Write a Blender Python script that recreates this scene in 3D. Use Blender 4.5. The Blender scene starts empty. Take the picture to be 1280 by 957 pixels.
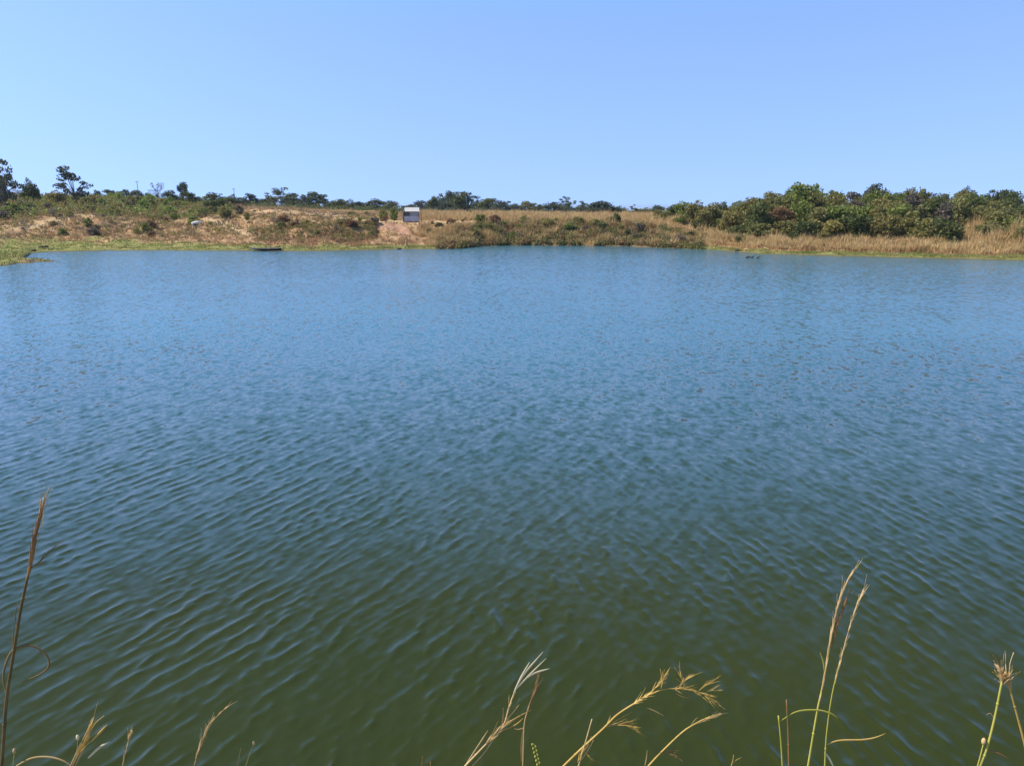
import bpy, math, random
import numpy as np
from mathutils import Vector, Matrix

R = math.radians
sc = bpy.context.scene
col = sc.collection

# ------------------------------------------------------------------ camera
H = 6.0                      # eye height above the water
F = 950.0                    # focal length in photo pixels (1280 wide)
PITCH = math.atan((478.5 - 258.0) / F)
CP, SP = math.cos(PITCH), math.sin(PITCH)
cam_d = bpy.data.cameras.new("camera")
cam = bpy.data.objects.new("camera", cam_d)
col.objects.link(cam)
cam.location = (0, 0, H)
cam.rotation_euler = (R(90) - PITCH, 0, 0)
cam_d.sensor_width = 36.0
cam_d.lens = F / 1280 * 36.0
cam_d.clip_start = 0.05
cam_d.clip_end = 20000
sc.camera = cam

# ------------------------------------------------------------------ world, sun, exposure
SUN_EL, SUN_AZ = R(50), R(-96)          # azimuth from +Y, negative = left of the view
world = bpy.data.worlds.new("World")
sc.world = world
world.use_nodes = True
wn = world.node_tree
bg = wn.nodes["Background"]
sky = wn.nodes.new("ShaderNodeTexSky")
sky.sky_type = 'NISHITA'
sky.sun_disc = False
sky.sun_elevation = SUN_EL
sky.sun_rotation = SUN_AZ
sky.altitude = 900
sky.air_density = 1.0
sky.dust_density = 0.4
sky.ozone_density = 3.5
# the view sees a dry high-country sky: use its blue part from some degrees above the dusty horizon band
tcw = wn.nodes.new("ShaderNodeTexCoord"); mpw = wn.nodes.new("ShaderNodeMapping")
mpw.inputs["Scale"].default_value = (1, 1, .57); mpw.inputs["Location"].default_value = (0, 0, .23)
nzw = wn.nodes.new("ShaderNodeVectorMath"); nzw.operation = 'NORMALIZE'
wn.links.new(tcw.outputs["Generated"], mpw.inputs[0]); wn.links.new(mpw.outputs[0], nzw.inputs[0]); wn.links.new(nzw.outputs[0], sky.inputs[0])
# added sky tint: dim blue overhead, brighter cyan-blue belt that lifts water reflections
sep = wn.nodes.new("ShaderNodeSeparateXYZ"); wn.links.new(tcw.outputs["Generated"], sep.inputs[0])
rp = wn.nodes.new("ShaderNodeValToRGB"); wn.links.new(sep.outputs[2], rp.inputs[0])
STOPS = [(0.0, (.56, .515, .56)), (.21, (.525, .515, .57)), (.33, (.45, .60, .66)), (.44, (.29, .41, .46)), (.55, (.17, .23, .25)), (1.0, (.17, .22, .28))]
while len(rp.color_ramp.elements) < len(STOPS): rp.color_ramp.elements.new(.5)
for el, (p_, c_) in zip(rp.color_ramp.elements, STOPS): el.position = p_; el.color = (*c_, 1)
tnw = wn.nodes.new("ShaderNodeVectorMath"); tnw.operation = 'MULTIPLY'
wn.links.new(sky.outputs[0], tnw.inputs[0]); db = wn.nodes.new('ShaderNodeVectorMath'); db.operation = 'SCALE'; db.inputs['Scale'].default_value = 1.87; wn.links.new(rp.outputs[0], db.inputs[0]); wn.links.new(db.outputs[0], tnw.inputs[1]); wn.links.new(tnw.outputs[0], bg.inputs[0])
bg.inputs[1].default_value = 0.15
sd = bpy.data.lights.new("sun", 'SUN')
sd.energy = 4.0
sd.angle = R(0.5)
sd.color = (1.0, 0.95, 0.86)
sun = bpy.data.objects.new("sun", sd)
col.objects.link(sun)
sv = Vector((math.sin(SUN_AZ) * math.cos(SUN_EL), math.cos(SUN_AZ) * math.cos(SUN_EL), math.sin(SUN_EL)))
sun.rotation_euler = sv.to_track_quat('Z', 'Y').to_euler()
sun.location = (0, 0, 60)
sc.view_settings.view_transform = 'Standard'
sc.view_settings.look = 'None'
sc.view_settings.gamma = 1
sc.view_settings.exposure = 0.75
sc.view_settings.use_curve_mapping = False

rng = np.random.default_rng(7)
random.seed(7)

# ------------------------------------------------------------------ helpers
def at(px, D, py=None, z=None):
    """world point at forward distance D that lies in photo column px, at photo row py or height z"""
    if z is None:
        v = (478.5 - py) / F
        # tan of the elevation for a forward ray
        e = math.atan(v) - PITCH
        z = H + D * math.tan(e)
    depth = D * CP + (H - z) * SP
    return ((px - 640) / F * depth, D, z)

def shore_dist(py):
    return H / np.tan(PITCH - np.arctan((478.5 - np.asarray(py, float)) / F))

def tag(o, label=None, cat=None, group=None, kind=None):
    if label: o['label'] = label
    if cat: o['category'] = cat
    if group: o['group'] = group
    if kind: o['kind'] = kind
    return o

def npmesh(name, V, Fc, mat=None, smooth=False):
    V = np.asarray(V, np.float32); Fc = np.asarray(Fc, np.int32)
    me = bpy.data.meshes.new(name)
    me.vertices.add(len(V)); me.vertices.foreach_set("co", V.ravel())
    n, k = Fc.shape
    me.loops.add(n * k); me.loops.foreach_set("vertex_index", Fc.ravel())
    me.polygons.add(n)
    me.polygons.foreach_set("loop_start", np.arange(0, n * k, k, dtype=np.int32))
    me.polygons.foreach_set("loop_total", np.full(n, k, np.int32))
    me.polygons.foreach_set("use_smooth", np.full(n, smooth))
    me.update(calc_edges=True)
    if mat: me.materials.append(mat)
    return me

def link(name, me, parent=None, mat=None):
    o = bpy.data.objects.new(name, me)
    col.objects.link(o)
    if parent: o.parent = parent
    if mat is not None:
        if not me.materials: me.materials.append(mat)
        o.material_slots[0].link = 'OBJECT'
        o.material_slots[0].material = mat
    return o

def empty(name, loc, rz=0, scale=(1, 1, 1)):
    o = bpy.data.objects.new(name, None)
    o.empty_display_size = 0.2
    col.objects.link(o)
    o.location = loc; o.rotation_euler = (0, 0, rz); o.scale = scale
    return o

class MB:
    """collects quads / tris for one mesh"""
    def __init__(s): s.v = []; s.f = []
    def add(s, vs, fs):
        b = len(s.v); s.v += [tuple(v) for v in vs]; s.f += [tuple(i + b for i in f) for f in fs]
    def box(s, c, d, rot=None):
        x, y, z = d[0] / 2, d[1] / 2, d[2] / 2
        vs = [Vector(p) for p in ((-x,-y,-z),(x,-y,-z),(x,y,-z),(-x,y,-z),(-x,-y,z),(x,-y,z),(x,y,z),(-x,y,z))]
        if rot: vs = [rot @ v for v in vs]
        vs = [v + Vector(c) for v in vs]
        s.add(vs, [(0,3,2,1),(4,5,6,7),(0,1,5,4),(1,2,6,5),(2,3,7,6),(3,0,4,7)])
    def tube(s, pts, rad, n=6, flat=1.0):
        pts = [Vector(p) for p in pts]
        rings = []
        for i, p in enumerate(pts):
            d = (pts[min(i + 1, len(pts) - 1)] - pts[max(i - 1, 0)])
            d = d.normalized() if d.length > 1e-9 else Vector((0, 0, 1))
            a = d.cross(Vector((0, 1, 0)))
            if a.length < 1e-3: a = d.cross(Vector((1, 0, 0)))
            a.normalize(); b = d.cross(a)
            r = rad[i] if hasattr(rad, '__len__') else rad
            rings.append([p + a * (math.cos(t) * r) + b * (math.sin(t) * r * flat) for t in [2 * math.pi * k / n for k in range(n)]])
        vs = [v for rg in rings for v in rg]
        fs = []
        for i in range(len(pts) - 1):
            for k in range(n):
                k2 = (k + 1) % n
                fs.append((i * n + k, i * n + k2, (i + 1) * n + k2, (i + 1) * n + k))
        fs.append(tuple(range(n - 1, -1, -1))); fs.append(tuple((len(pts) - 1) * n + k for k in range(n)))
        s.add(vs, fs)
    def ball(s, c, r, rows=6, cols=10, rot=None):
        vs = []; fs = []
        for i in range(rows + 1):
            th = math.pi * i / rows
            for j in range(cols):
                ph = 2 * math.pi * j / cols
                v = Vector((r[0] * math.sin(th) * math.cos(ph), r[1] * math.sin(th) * math.sin(ph), r[2] * math.cos(th)))
                if rot: v = rot @ v
                vs.append(v + Vector(c))
        for i in range(rows):
            for j in range(cols):
                j2 = (j + 1) % cols
                fs.append((i * cols + j, (i + 1) * cols + j, (i + 1) * cols + j2, i * cols + j2))
        s.add(vs, fs)
    def build(s, name, mat, parent=None, smooth=False):
        me = bpy.data.meshes.new(name)
        me.from_pydata(s.v, [], s.f); me.update()
        if smooth: me.polygons.foreach_set("use_smooth", [True] * len(me.polygons))
        me.materials.append(mat)
        o = bpy.data.objects.new(name, me); col.objects.link(o)
        if parent: o.parent = parent
        return o

def catmull(pts, n=6):
    P = [Vector(p) for p in pts]
    if len(P) < 3: return P
    P = [P[0] * 2 - P[1]] + P + [P[-1] * 2 - P[-2]]
    out = []
    for i in range(1, len(P) - 2):
        a, b, c, d = P[i - 1], P[i], P[i + 1], P[i + 2]
        for k in range(n):
            t = k / n
            out.append(0.5 * ((2 * b) + (c - a) * t + (2 * a - 5 * b + 4 * c - d) * t * t + (3 * b - a - 3 * c + d) * t ** 3))
    out.append(P[-2])
    return out

# ------------------------------------------------------------------ materials
def mat_base(name):
    m = bpy.data.materials.new(name); m.use_nodes = True
    nt = m.node_tree
    return m, nt, nt.nodes["Principled BSDF"]

def simple(name, rgb, rough=0.7, var=0.25, scale=8.0, metal=0.0):
    m, nt, b = mat_base(name)
    tc = nt.nodes.new("ShaderNodeTexCoord"); n = nt.nodes.new("ShaderNodeTexNoise")
    n.inputs["Scale"].default_value = scale; n.inputs["Detail"].default_value = 4
    mr = nt.nodes.new("ShaderNodeMapRange")
    mr.inputs[1].default_value = 0.3; mr.inputs[2].default_value = 0.7
    mr.inputs[3].default_value = 1 - var; mr.inputs[4].default_value = 1 + var
    mx = nt.nodes.new("ShaderNodeVectorMath"); mx.operation = 'SCALE'; mx.inputs[0].default_value = rgb
    nt.links.new(tc.outputs["Object"], n.inputs["Vector"]); nt.links.new(n.outputs["Fac"], mr.inputs[0])
    nt.links.new(mr.outputs[0], mx.inputs["Scale"]); nt.links.new(mx.outputs[0], b.inputs["Base Color"])
    b.inputs["Roughness"].default_value = rough; b.inputs["Metallic"].default_value = metal
    b.inputs["Specular IOR Level"].default_value = 0.3
    return m

def foliage(name, c1, c2, transl=0.38, world_scale=1.3):
    """leaf-to-leaf and plant-to-plant variation between two real leaf colours"""
    m, nt, b = mat_base(name)
    oi = nt.nodes.new("ShaderNodeObjectInfo")
    ge = nt.nodes.new("ShaderNodeNewGeometry")
    n = nt.nodes.new("ShaderNodeTexNoise"); n.inputs["Scale"].default_value = world_scale; n.inputs["Detail"].default_value = 3
    nt.links.new(ge.outputs["Position"], n.inputs["Vector"])
    mr = nt.nodes.new("ShaderNodeMapRange"); mr.inputs[1].default_value = 0.3; mr.inputs[2].default_value = 0.7
    nt.links.new(n.outputs["Fac"], mr.inputs[0])
    av = nt.nodes.new("ShaderNodeMath"); av.operation = 'MULTIPLY_ADD'
    nt.links.new(mr.outputs[0], av.inputs[0]); av.inputs[1].default_value = 0.6
    o2 = nt.nodes.new("ShaderNodeMath"); o2.operation = 'MULTIPLY'; o2.inputs[1].default_value = 0.4
    nt.links.new(oi.outputs["Random"], o2.inputs[0]); nt.links.new(o2.outputs[0], av.inputs[2])
    mix = nt.nodes.new("ShaderNodeMix"); mix.data_type = 'RGBA'
    mix.inputs[6].default_value = (*c1, 1); mix.inputs[7].default_value = (*c2, 1)
    nt.links.new(av.outputs[0], mix.inputs[0])
    nt.links.new(mix.outputs[2], b.inputs["Base Color"])
    b.inputs["Roughness"].default_value = 0.6; b.inputs["Specular IOR Level"].default_value = 0.25
    tr = nt.nodes.new("ShaderNodeBsdfTranslucent"); nt.links.new(mix.outputs[2], tr.inputs[0])
    ms = nt.nodes.new("ShaderNodeMixShader"); ms.inputs[0].default_value = transl
    nt.links.new(b.outputs[0], ms.inputs[1]); nt.links.new(tr.outputs[0], ms.inputs[2])
    nt.links.new(ms.outputs[0], nt.nodes["Material Output"].inputs[0])
    return m

FOL = {
    'dark green':   foliage("leaf_dark_green", (0.060, 0.080, 0.024), (0.140, 0.155, 0.045)),
    'green':        foliage("leaf_green", (0.110, 0.145, 0.030), (0.240, 0.270, 0.062)),
    'olive':        foliage("leaf_olive", (0.125, 0.132, 0.038), (0.265, 0.235, 0.080)),
    'yellow-olive': foliage("leaf_yellow_olive", (0.165, 0.165, 0.038), (0.310, 0.250, 0.085)),
    'brown':        foliage("leaf_brown", (0.165, 0.095, 0.045), (0.310, 0.180, 0.090)),
    'grey-brown':   foliage("leaf_grey_brown", (0.110, 0.095, 0.070), (0.200, 0.155, 0.110)),
    'bright green': foliage("leaf_bright_green", (0.140, 0.210, 0.030), (0.270, 0.330, 0.065)),
    'blue-green':   foliage("leaf_blue_green", (0.060, 0.080, 0.050), (0.115, 0.135, 0.082)),
}
BARK = simple("bark", (0.13, 0.105, 0.085), 0.9, 0.4, 12)
STRAW = foliage("dry_straw", (0.30, 0.20, 0.095), (0.50, 0.37, 0.185), 0.25, 0.25)
STRAW_RED = foliage("dry_straw_red", (0.34, 0.190, 0.090), (0.52, 0.33, 0.160), 0.25, 0.3)
GOLD = foliage("golden_straw", (0.42, 0.265, 0.105), (0.58, 0.41, 0.19), 0.25, 0.3)
SHOREG = foliage("shore_grass_blade", (0.16, 0.20, 0.045), (0.34, 0.29, 0.105), 0.3, 0.25)

# ------------------------------------------------------------------ terrain
SH = [(-900, 345), (-300, 328), (0, 319), (60, 315), (100, 314), (180, 313), (330, 314), (400, 314), (480, 312.2), (575, 311), (588, 309.2),
      (600, 307.6), (640, 306.6), (700, 307), (790, 308), (830, 310), (900, 313), (960, 318), (1040, 320), (1120, 322), (1280, 326),
      (1500, 332), (2200, 345)]
SHX = np.array([a for a, b in SH], float); SHD = shore_dist([b for a, b in SH])
OFFS = np.array([-30, -4, 0, 2, 6, 10, 14, 18, 24, 30, 36, 46, 60, 90, 160, 300, 700, 8000], float)
COLS = {  # column: height at each offset from the shore
    0:    [-2, -.5, 0, .25, .6, 1.0, 1.5, 2.1, 2.8, 3.3, 3.8, 4.8, 6.0, 8.0, 8.0, 8.2, 8, 5],
    100:  [-2, -.5, 0, .20, .6, 1.0, 1.5, 2.3, 3.8, 4.6, 4.5, 5.3, 6.5, 8.0, 8.0, 8.2, 8, 5],
    200:  [-2, -.5, 0, .20, .6, 1.0, 1.4, 2.0, 2.8, 3.3, 3.6, 4.5, 5.5, 7.1, 7.2, 7.3, 7, 5],
    290:  [-2, -.5, 0, .20, .5, 1.0, 1.6, 2.1, 3.0, 4.0, 4.6, 5.2, 5.5, 5.8, 6.0, 6.0, 6, 0],
    350:  [-2, -.5, 0, .20, .5, 1.0, 1.8, 2.6, 3.8, 4.6, 5.3, 5.3, 5.2, 5.4, 5.5, 5.4, 4, -30],
    420:  [-2, -.5, 0, .20, .5, 1.0, 2.0, 2.9, 3.8, 4.0, 4.1, 4.3, 4.6, 4.9, 4.7, 4.0, 1, -60],
    470:  [-2, -.5, 0, .20, .5, .9, 1.5, 3.2, 3.6, 3.7, 3.8, 4.0, 4.2, 4.6, 4.3, 3.6, 0.6, -60],
    505:  [-2, -.5, 0, .20, .5, .8, 1.6, 3.2, 3.4, 3.5, 3.6, 3.8, 4.15, 4.3, 3.9, 3.0, 0, -60],
    560:  [-2, -.5, 0, .20, .45, .8, 2.0, 3.1, 3.5, 3.6, 3.7, 3.9, 4.1, 4.1, 3.7, 2.8, -0.5, -65],
    600:  [-2, -.5, 0, .60, 1.8, 3.0, 3.5, 3.6, 3.6, 3.7, 3.8, 3.9, 4.1, 4.0, 3.5, 2.4, -1, -70],
    780:  [-2, -.5, 0, .60, 1.8, 2.9, 3.4, 3.5, 3.6, 3.7, 3.8, 3.9, 3.8, 3.4, 2.5, 0.6, -4, -95],
    850:  [-2, -.5, 0, .35, .9, 1.6, 2.6, 3.3, 3.6, 3.6, 3.7, 3.8, 3.9, 3.5, 2.6, 0.8, -4, -95],
    920:  [-2, -.5, 0, .25, .7, 1.1, 1.5, 2.0, 2.8, 3.0, 3.2, 3.5, 4.0, 4.2, 4.2, 3, -2, -90],
    1280: [-2, -.5, 0, .25, .6, 1.0, 1.3, 1.6, 2.1, 2.4, 2.7, 3.1, 3.6, 4.2, 4.5, 4, 0, -60],
}
CX = np.array(sorted(COLS), float); CZ = np.array([COLS[int(k)] for k in CX])

def smooth_noise(x, y, s, seed):
    r = np.random.default_rng(seed)
    out = np.zeros_like(x)
    for i in range(14):
        a = r.uniform(0, 2 * math.pi); k = 2 * math.pi / (s * r.uniform(.5, 1.8))
        out += np.sin(k * (x * math.cos(a) + y * math.sin(a)) + r.uniform(0, 7))
    return out / 14 ** .5

def colpx(x, y):
    yy = np.maximum(y, 1.0)
    return 640 + F * x / (yy * CP + 3.0 * SP)

def offset(x, y):
    px = colpx(x, y)
    D = np.interp(px, SHX, SHD)
    wob = 0.35 * smooth_noise(x, y * 0 + 3, 5.0, 11) + 0.15 * smooth_noise(x, y * 0 + 3, 1.6, 12)
    return px, y - D - wob

def terrain_z(x, y):
    x = np.asarray(x, float); y = np.asarray(y, float)
    px, o = offset(x, y)
    # bilinear table
    pc = np.clip(px, CX[0], CX[-1]); i = np.clip(np.searchsorted(CX, pc) - 1, 0, len(CX) - 2)
    tx = (pc - CX[i]) / (CX[i + 1] - CX[i]); tx = tx * tx * (3 - 2 * tx)
    oc = np.clip(o, OFFS[0], OFFS[-1]); j = np.clip(np.searchsorted(OFFS, oc) - 1, 0, len(OFFS) - 2)
    tj = (oc - OFFS[j]) / (OFFS[j + 1] - OFFS[j])
    za = CZ[i, j] * (1 - tj) + CZ[i, j + 1] * tj; zb = CZ[i + 1, j] * (1 - tj) + CZ[i + 1, j + 1] * tj
    z = za * (1 - tx) + zb * tx
    rough = np.clip(o / 8, 0, 1)
    z = z + rough * (0.16 * smooth_noise(x, y, 7, 3) + 0.08 * smooth_noise(x, y, 2.0, 4)) + np.clip(o, 0, 1) * .03 * smooth_noise(x, y, .9, 5)
    # low grassy spit reaching into the water at far left
    cx, cy = -66.0, 85.5
    q = ((x - cx) / 14.5) ** 2 + ((y - cy) / 6.2) ** 2 + 0.25 * smooth_noise(x, y, 3, 8)
    z = np.maximum(z, 0.42 * (1 - q) - 0.03)
    # and the grassy flat that carries the shore towards the viewer left of it
    dn_ = np.interp(px, [-900, -300, -40, 6, 20, 34], [66, 72, 77, 80, 84, 99]) + .5 * smooth_noise(x, y * 0 + 1, 4, 9)
    z = np.where((px < 34) & (y > 60), np.maximum(z, np.clip(0.14 * (y - dn_), -2, .34)), z)
    # near bank where the photographer stands
    zn = np.interp(y + 0.12 * smooth_noise(x, y, 3, 21), [-400, -30, -6, 0.7, 1.6, 5.4, 7.5], [0, 3.5, 4.4, 4.4, 3.6, 0.05, -2.0])
    zn = zn + np.where(y > 0.8, .05 * smooth_noise(x, y, .8, 22), 0)
    return np.where(y < 9, np.maximum(zn, np.where(y > 7, z, -2.0)), z)

az = np.concatenate([np.linspace(-180, -50, 66)[:-1], np.linspace(-50, -38, 60)[:-1], np.linspace(-38, 38, 760), np.linspace(38, 50, 60)[1:], np.linspace(50, 180, 66)[1:-1]])
rr = np.concatenate([np.linspace(0.3, 9, 40), np.linspace(12, 70, 20), np.arange(72, 160, 0.42), np.linspace(161, 240, 90), np.geomspace(245, 9000, 70)])
A, RR = np.meshgrid(np.radians(az), rr)
X = RR * np.sin(A); Y = RR * np.cos(A)
Z = terrain_z(X, Y)
na, nr = len(az), len(rr)
idx = np.arange(na * nr).reshape(nr, na)
nx = np.roll(idx, -1, axis=1)
Fq = np.stack([idx[:-1].ravel(), nx[:-1].ravel(), nx[1:].ravel(), idx[1:].ravel()], 1)
V = np.stack([X.ravel(), Y.ravel(), Z.ravel()], 1)
V = np.vstack([V, [[0, 0, 4.4]]])
gm = npmesh("ground", V, Fq, smooth=True)
# close the little hole under the photographer's feet
import bmesh
bmh = bmesh.new(); bmh.from_mesh(gm); bmh.verts.ensure_lookup_table()
cv = bmh.verts[len(V) - 1]
for k in range(na):
    bmh.faces.new((bmh.verts[k], cv, bmh.verts[(k + 1) % na])) if k != (k + 1) % na else None
bmesh.ops.recalc_face_normals(bmh, faces=bmh.faces)
bmh.to_mesh(gm); bmh.free()
if sum(p.normal.z for p in list(gm.polygons)[:500]) < 0: gm.flip_normals()

def masks(x, y, z):
    """where short green grass, bare straw-coloured paths and reddish earth are"""
    px, o = offset(x, y)
    depth = y * CP + (H - z) * SP
    px = 640 + F * x / np.maximum(depth, 1)
    py = 478.5 - F * np.tan(np.arctan((z - H) / np.maximum(y, 1)) + PITCH)
    n = smooth_noise(x, y, 4.0, 31); n2 = smooth_noise(x, y, 1.5, 32)
    gw = np.interp(px, [0, 60, 180, 240, 330, 480, 575, 590, 800, 880, 1000, 1280], [15, 13.5, 11, 9, 7.5, 6, 5, -.4, -.4, 2.2, 3.5, 4])
    green = np.clip((gw * (1 + .18 * n) - o) / (np.abs(gw) * .45) + .1 * n2, 0, 1) * ((o > -8) | (px < 45))
    green = np.where(y < 9, 0.5 + .3 * n, green)
    def ribbon(pts, w):
        d = np.full(x.shape, 1e9)
        for (a, b), (c, e) in zip(pts[:-1], pts[1:]):
            ux, uy = c - a, e - b; L = ux * ux + uy * uy
            t = np.clip(((px - a) * ux + (py - b) * uy) / L, 0, 1)
            d = np.minimum(d, np.hypot((px - a - t * ux), 2.2 * (py - b - t * uy)))
        return np.clip(1.4 - d / w + .25 * n2, 0, 1)
    sand = ribbon([(-60, 292), (0, 287), (45, 282), (70, 273), (92, 268), (112, 266), (150, 270)], 9)
    sand = np.maximum(sand, ribbon([(250, 272), (280, 280), (300, 290), (330, 296)], 7))
    sand = np.maximum(sand, ribbon([(318, 264), (350, 265), (400, 268), (430, 271)], 4) )
    sand = np.maximum(sand, ribbon([(425, 274), (470, 276), (530, 278), (570, 278), (640, 278)], 5))
    sand = np.maximum(sand, .8 * ribbon([(715, 284), (740, 284)], 7))
    sand = np.maximum(sand, .9 * ribbon([(868, 291), (895, 294)], 9))
    pink = ribbon([(478, 282), (500, 284), (504, 291)], 9)
    pink = np.maximum(pink, .22 * ribbon([(180, 300), (480, 300), (560, 301)], 12))
    spit = (x < -48) & (y < 92.5) & (y > 70)
    green = np.where(spit, np.clip(1.15 - (px + 40) / 130 + .2 * n, 0, 1), green)
    return green, np.where(y > 60, sand, 0), np.where(y > 60, pink, 0)
GR, SA, PI_ = masks(V[:, 0], V[:, 1], V[:, 2])
MU = np.clip(1 - V[:, 2] / .16, 0, 1) * (V[:, 1] > 9)
for nm, arr in (("mud", MU), ("green", GR), ("sand", SA), ("pink", PI_)):
    a = gm.attributes.new(nm, 'FLOAT', 'POINT'); a.data.foreach_set("value", arr.astype(np.float32))

m, nt, b = mat_base("dry_ground")
def N(t, **kw):
    n = nt.nodes.new(t)
    for k, v in kw.items(): setattr(n, k, v)
    return n
def mixc(fac, a, bb):
    mx = N("ShaderNodeMix", data_type='RGBA')
    if isinstance(a, tuple): mx.inputs[6].default_value = (*a, 1)
    else: nt.links.new(a, mx.inputs[6])
    if isinstance(bb, tuple): mx.inputs[7].default_value = (*bb, 1)
    else: nt.links.new(bb, mx.inputs[7])
    nt.links.new(fac, mx.inputs[0]); return mx.outputs[2]
def noise(scale, detail=5, lo=.35, hi=.65):
    g = N("ShaderNodeNewGeometry"); n = N("ShaderNodeTexNoise"); n.inputs["Scale"].default_value = scale; n.inputs["Detail"].default_value = detail
    nt.links.new(g.outputs["Position"], n.inputs["Vector"])
    mr = N("ShaderNodeMapRange"); mr.inputs[1].default_value = lo; mr.inputs[2].default_value = hi
    nt.links.new(n.outputs["Fac"], mr.inputs[0]); return mr.outputs[0]
def attr(nm): a = N("ShaderNodeAttribute"); a.attribute_name = nm; return a.outputs["Fac"]
soil = mixc(noise(.35), (0.33, 0.175, 0.085), (0.50, 0.32, 0.150))
soil = mixc(noise(1.8), soil, mixc(noise(.8), (0.17, 0.115, 0.055), (0.36, 0.25, 0.15)))
c = mixc(attr("pink"), soil, mixc(noise(1.5), (0.37, 0.19, 0.115), (0.46, 0.28, 0.19)))
c = mixc(attr("sand"), c, mixc(noise(1.2), (0.40, 0.265, 0.145), (0.50, 0.35, 0.19)))
c = mixc(attr("green"), c, mixc(noise(.7), (0.16, 0.19, 0.040), mixc(noise(2.5), (0.25, 0.24, 0.075), (0.34, 0.27, 0.13))))
c = mixc(attr("mud"), c, (0.085, 0.065, 0.040))
nt.links.new(c, b.inputs["Base Color"]); b.inputs["Roughness"].default_value = 0.95; b.inputs["Specular IOR Level"].default_value = 0.1
bp = N("ShaderNodeBump"); bp.inputs["Strength"].default_value = 0.6; bp.inputs["Distance"].default_value = 0.15
nt.links.new(noise(2.2, 8, 0, 1), bp.inputs["Height"]); nt.links.new(bp.outputs[0], b.inputs["Normal"])
gm.materials.append(m)
tag(link("ground", gm), kind='structure')

def lag(px): return 0.0
def gz(x, y): return float(terrain_z(np.array([x]), np.array([y]))[0])
def shoreD(px): return float(np.interp(px, SHX, SHD))
def ground_at(px, D):
    z = 3.0
    for _ in range(4):
        x = at(px, D, z=z)[0]; z = gz(x, D)
    return (x, D, z)

BODY_SKY = (.040, .118, .150)  # far water colour with reflected sky mixed in
MIC, WR, WI, SLP = .60, .18, 1.48, .132
# ------------------------------------------------------------------ water: a real rippled surface
azw = np.radians(np.linspace(-38, 38, 1150))
yrow = [3.2]
while yrow[-1] < 135: yrow.append(yrow[-1] + max(0.035, 0.85 * yrow[-1] ** 2 / (H * 760) + .0012 * yrow[-1]))
yrow = np.array(yrow)
TT, YW = np.meshgrid(np.concatenate([[-9.0], np.tan(azw), [9.0]]), yrow)
XW = TT * (YW + 8)
XW[:, 0] = -450; XW[:, -1] = 450
dy = np.gradient(yrow)[:, None] * np.ones_like(XW); dx = (YW + 8) * (TT[0, 2] - TT[0, 1]); dx[:, 0] = dx[:, -1] = 50; TT[:, 0] = TT[:, -1] = 1e3
wr = np.random.default_rng(42)
ZW = np.zeros_like(XW); GX = np.zeros_like(XW); GY = np.zeros_like(XW)
env1 = np.clip(0.85 + 0.35 * smooth_noise(XW, YW, 8, 61), .3, 1.5)
env2 = np.clip(0.85 + 0.4 * smooth_noise(XW, YW, 3.5, 62), .25, 1.6)
envA = env1 * np.clip(.75 - .09 * (XW / np.maximum(YW, 5) * 10), .18, 1.5); envB = env2 * np.clip(.75 + .09 * (XW / np.maximum(YW, 5) * 10), .18, 1.5)
env = 0.6 + 0.4 * np.clip((YW - 4) / 12, 0, 1)
NW = 170
for i in range(NW):
    lam = float(np.exp(wr.normal(math.log(0.245), 0.42))); lam = min(max(lam, .11), 2.2)
    fam = 'A' if i % 10 < 5 else 'B' if i % 10 < 9 else 'C'
    th = R(wr.normal(-26, 12)) if fam == 'A' else R(wr.normal(9, 13)) if fam == 'B' else R(wr.uniform(-80, 80))
    k = 2 * math.pi / lam; kx, ky = k * math.cos(th), k * math.sin(th)
    slope = SLP * wr.uniform(.5, 1.4) / math.sqrt(NW) * math.sqrt(2) * (1.0 if lam < .55 else .45)
    # along the row direction rays fan out, so the step between rows is (TT*dy, dy)
    adv = np.abs(kx * TT * dy + ky * dy); adx = np.abs(kx * dx)
    fade = np.clip((2.4 - adv) / 1.4, 0, 1) * np.clip((2.4 - adx) / 1.4, 0, 1)
    ph = kx * XW + ky * YW + wr.uniform(0, 6.28)
    amp = slope / k * fade * np.clip(1.4 - YW / 42, .25, 1) * {'A': envA, 'B': envB, 'C': env2}[fam] * env
    s_, c_ = np.sin(ph), np.cos(ph)
    ZW += amp * c_
    GX -= 0.95 * amp * s_ * math.cos(th); GY -= 0.95 * amp * s_ * math.sin(th)
sig = float(ZW[:500].std()); GXs = ZW / sig
ZW = sig * (np.exp(.38 * np.clip(GXs, -3, 2.6)) - 1.075) / .40      # narrow crests, wide troughs
nrw, ncw = XW.shape
idx = np.arange(nrw * ncw).reshape(nrw, ncw)
Fw = np.stack([idx[:-1, :-1].ravel(), idx[:-1, 1:].ravel(), idx[1:, 1:].ravel(), idx[1:, :-1].ravel()], 1)
VW = np.stack([(XW + GX).ravel(), (YW + GY).ravel(), ZW.ravel()], 1)
wm = npmesh("lake_water", VW, Fw, smooth=True)
micro = np.clip((YW - 6) / 15, 0.34, 1).ravel()
opn = np.clip((YW - 11) / 26, 0, 1).ravel()
a = wm.attributes.new("far_water", 'FLOAT', 'POINT'); a.data.foreach_set("value", opn.astype(np.float32))
a = wm.attributes.new("micro", 'FLOAT', 'POINT'); a.data.foreach_set("value", micro.astype(np.float32))
m, nt, b = mat_base("lake_water_material")
geo = N("ShaderNodeNewGeometry")
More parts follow.
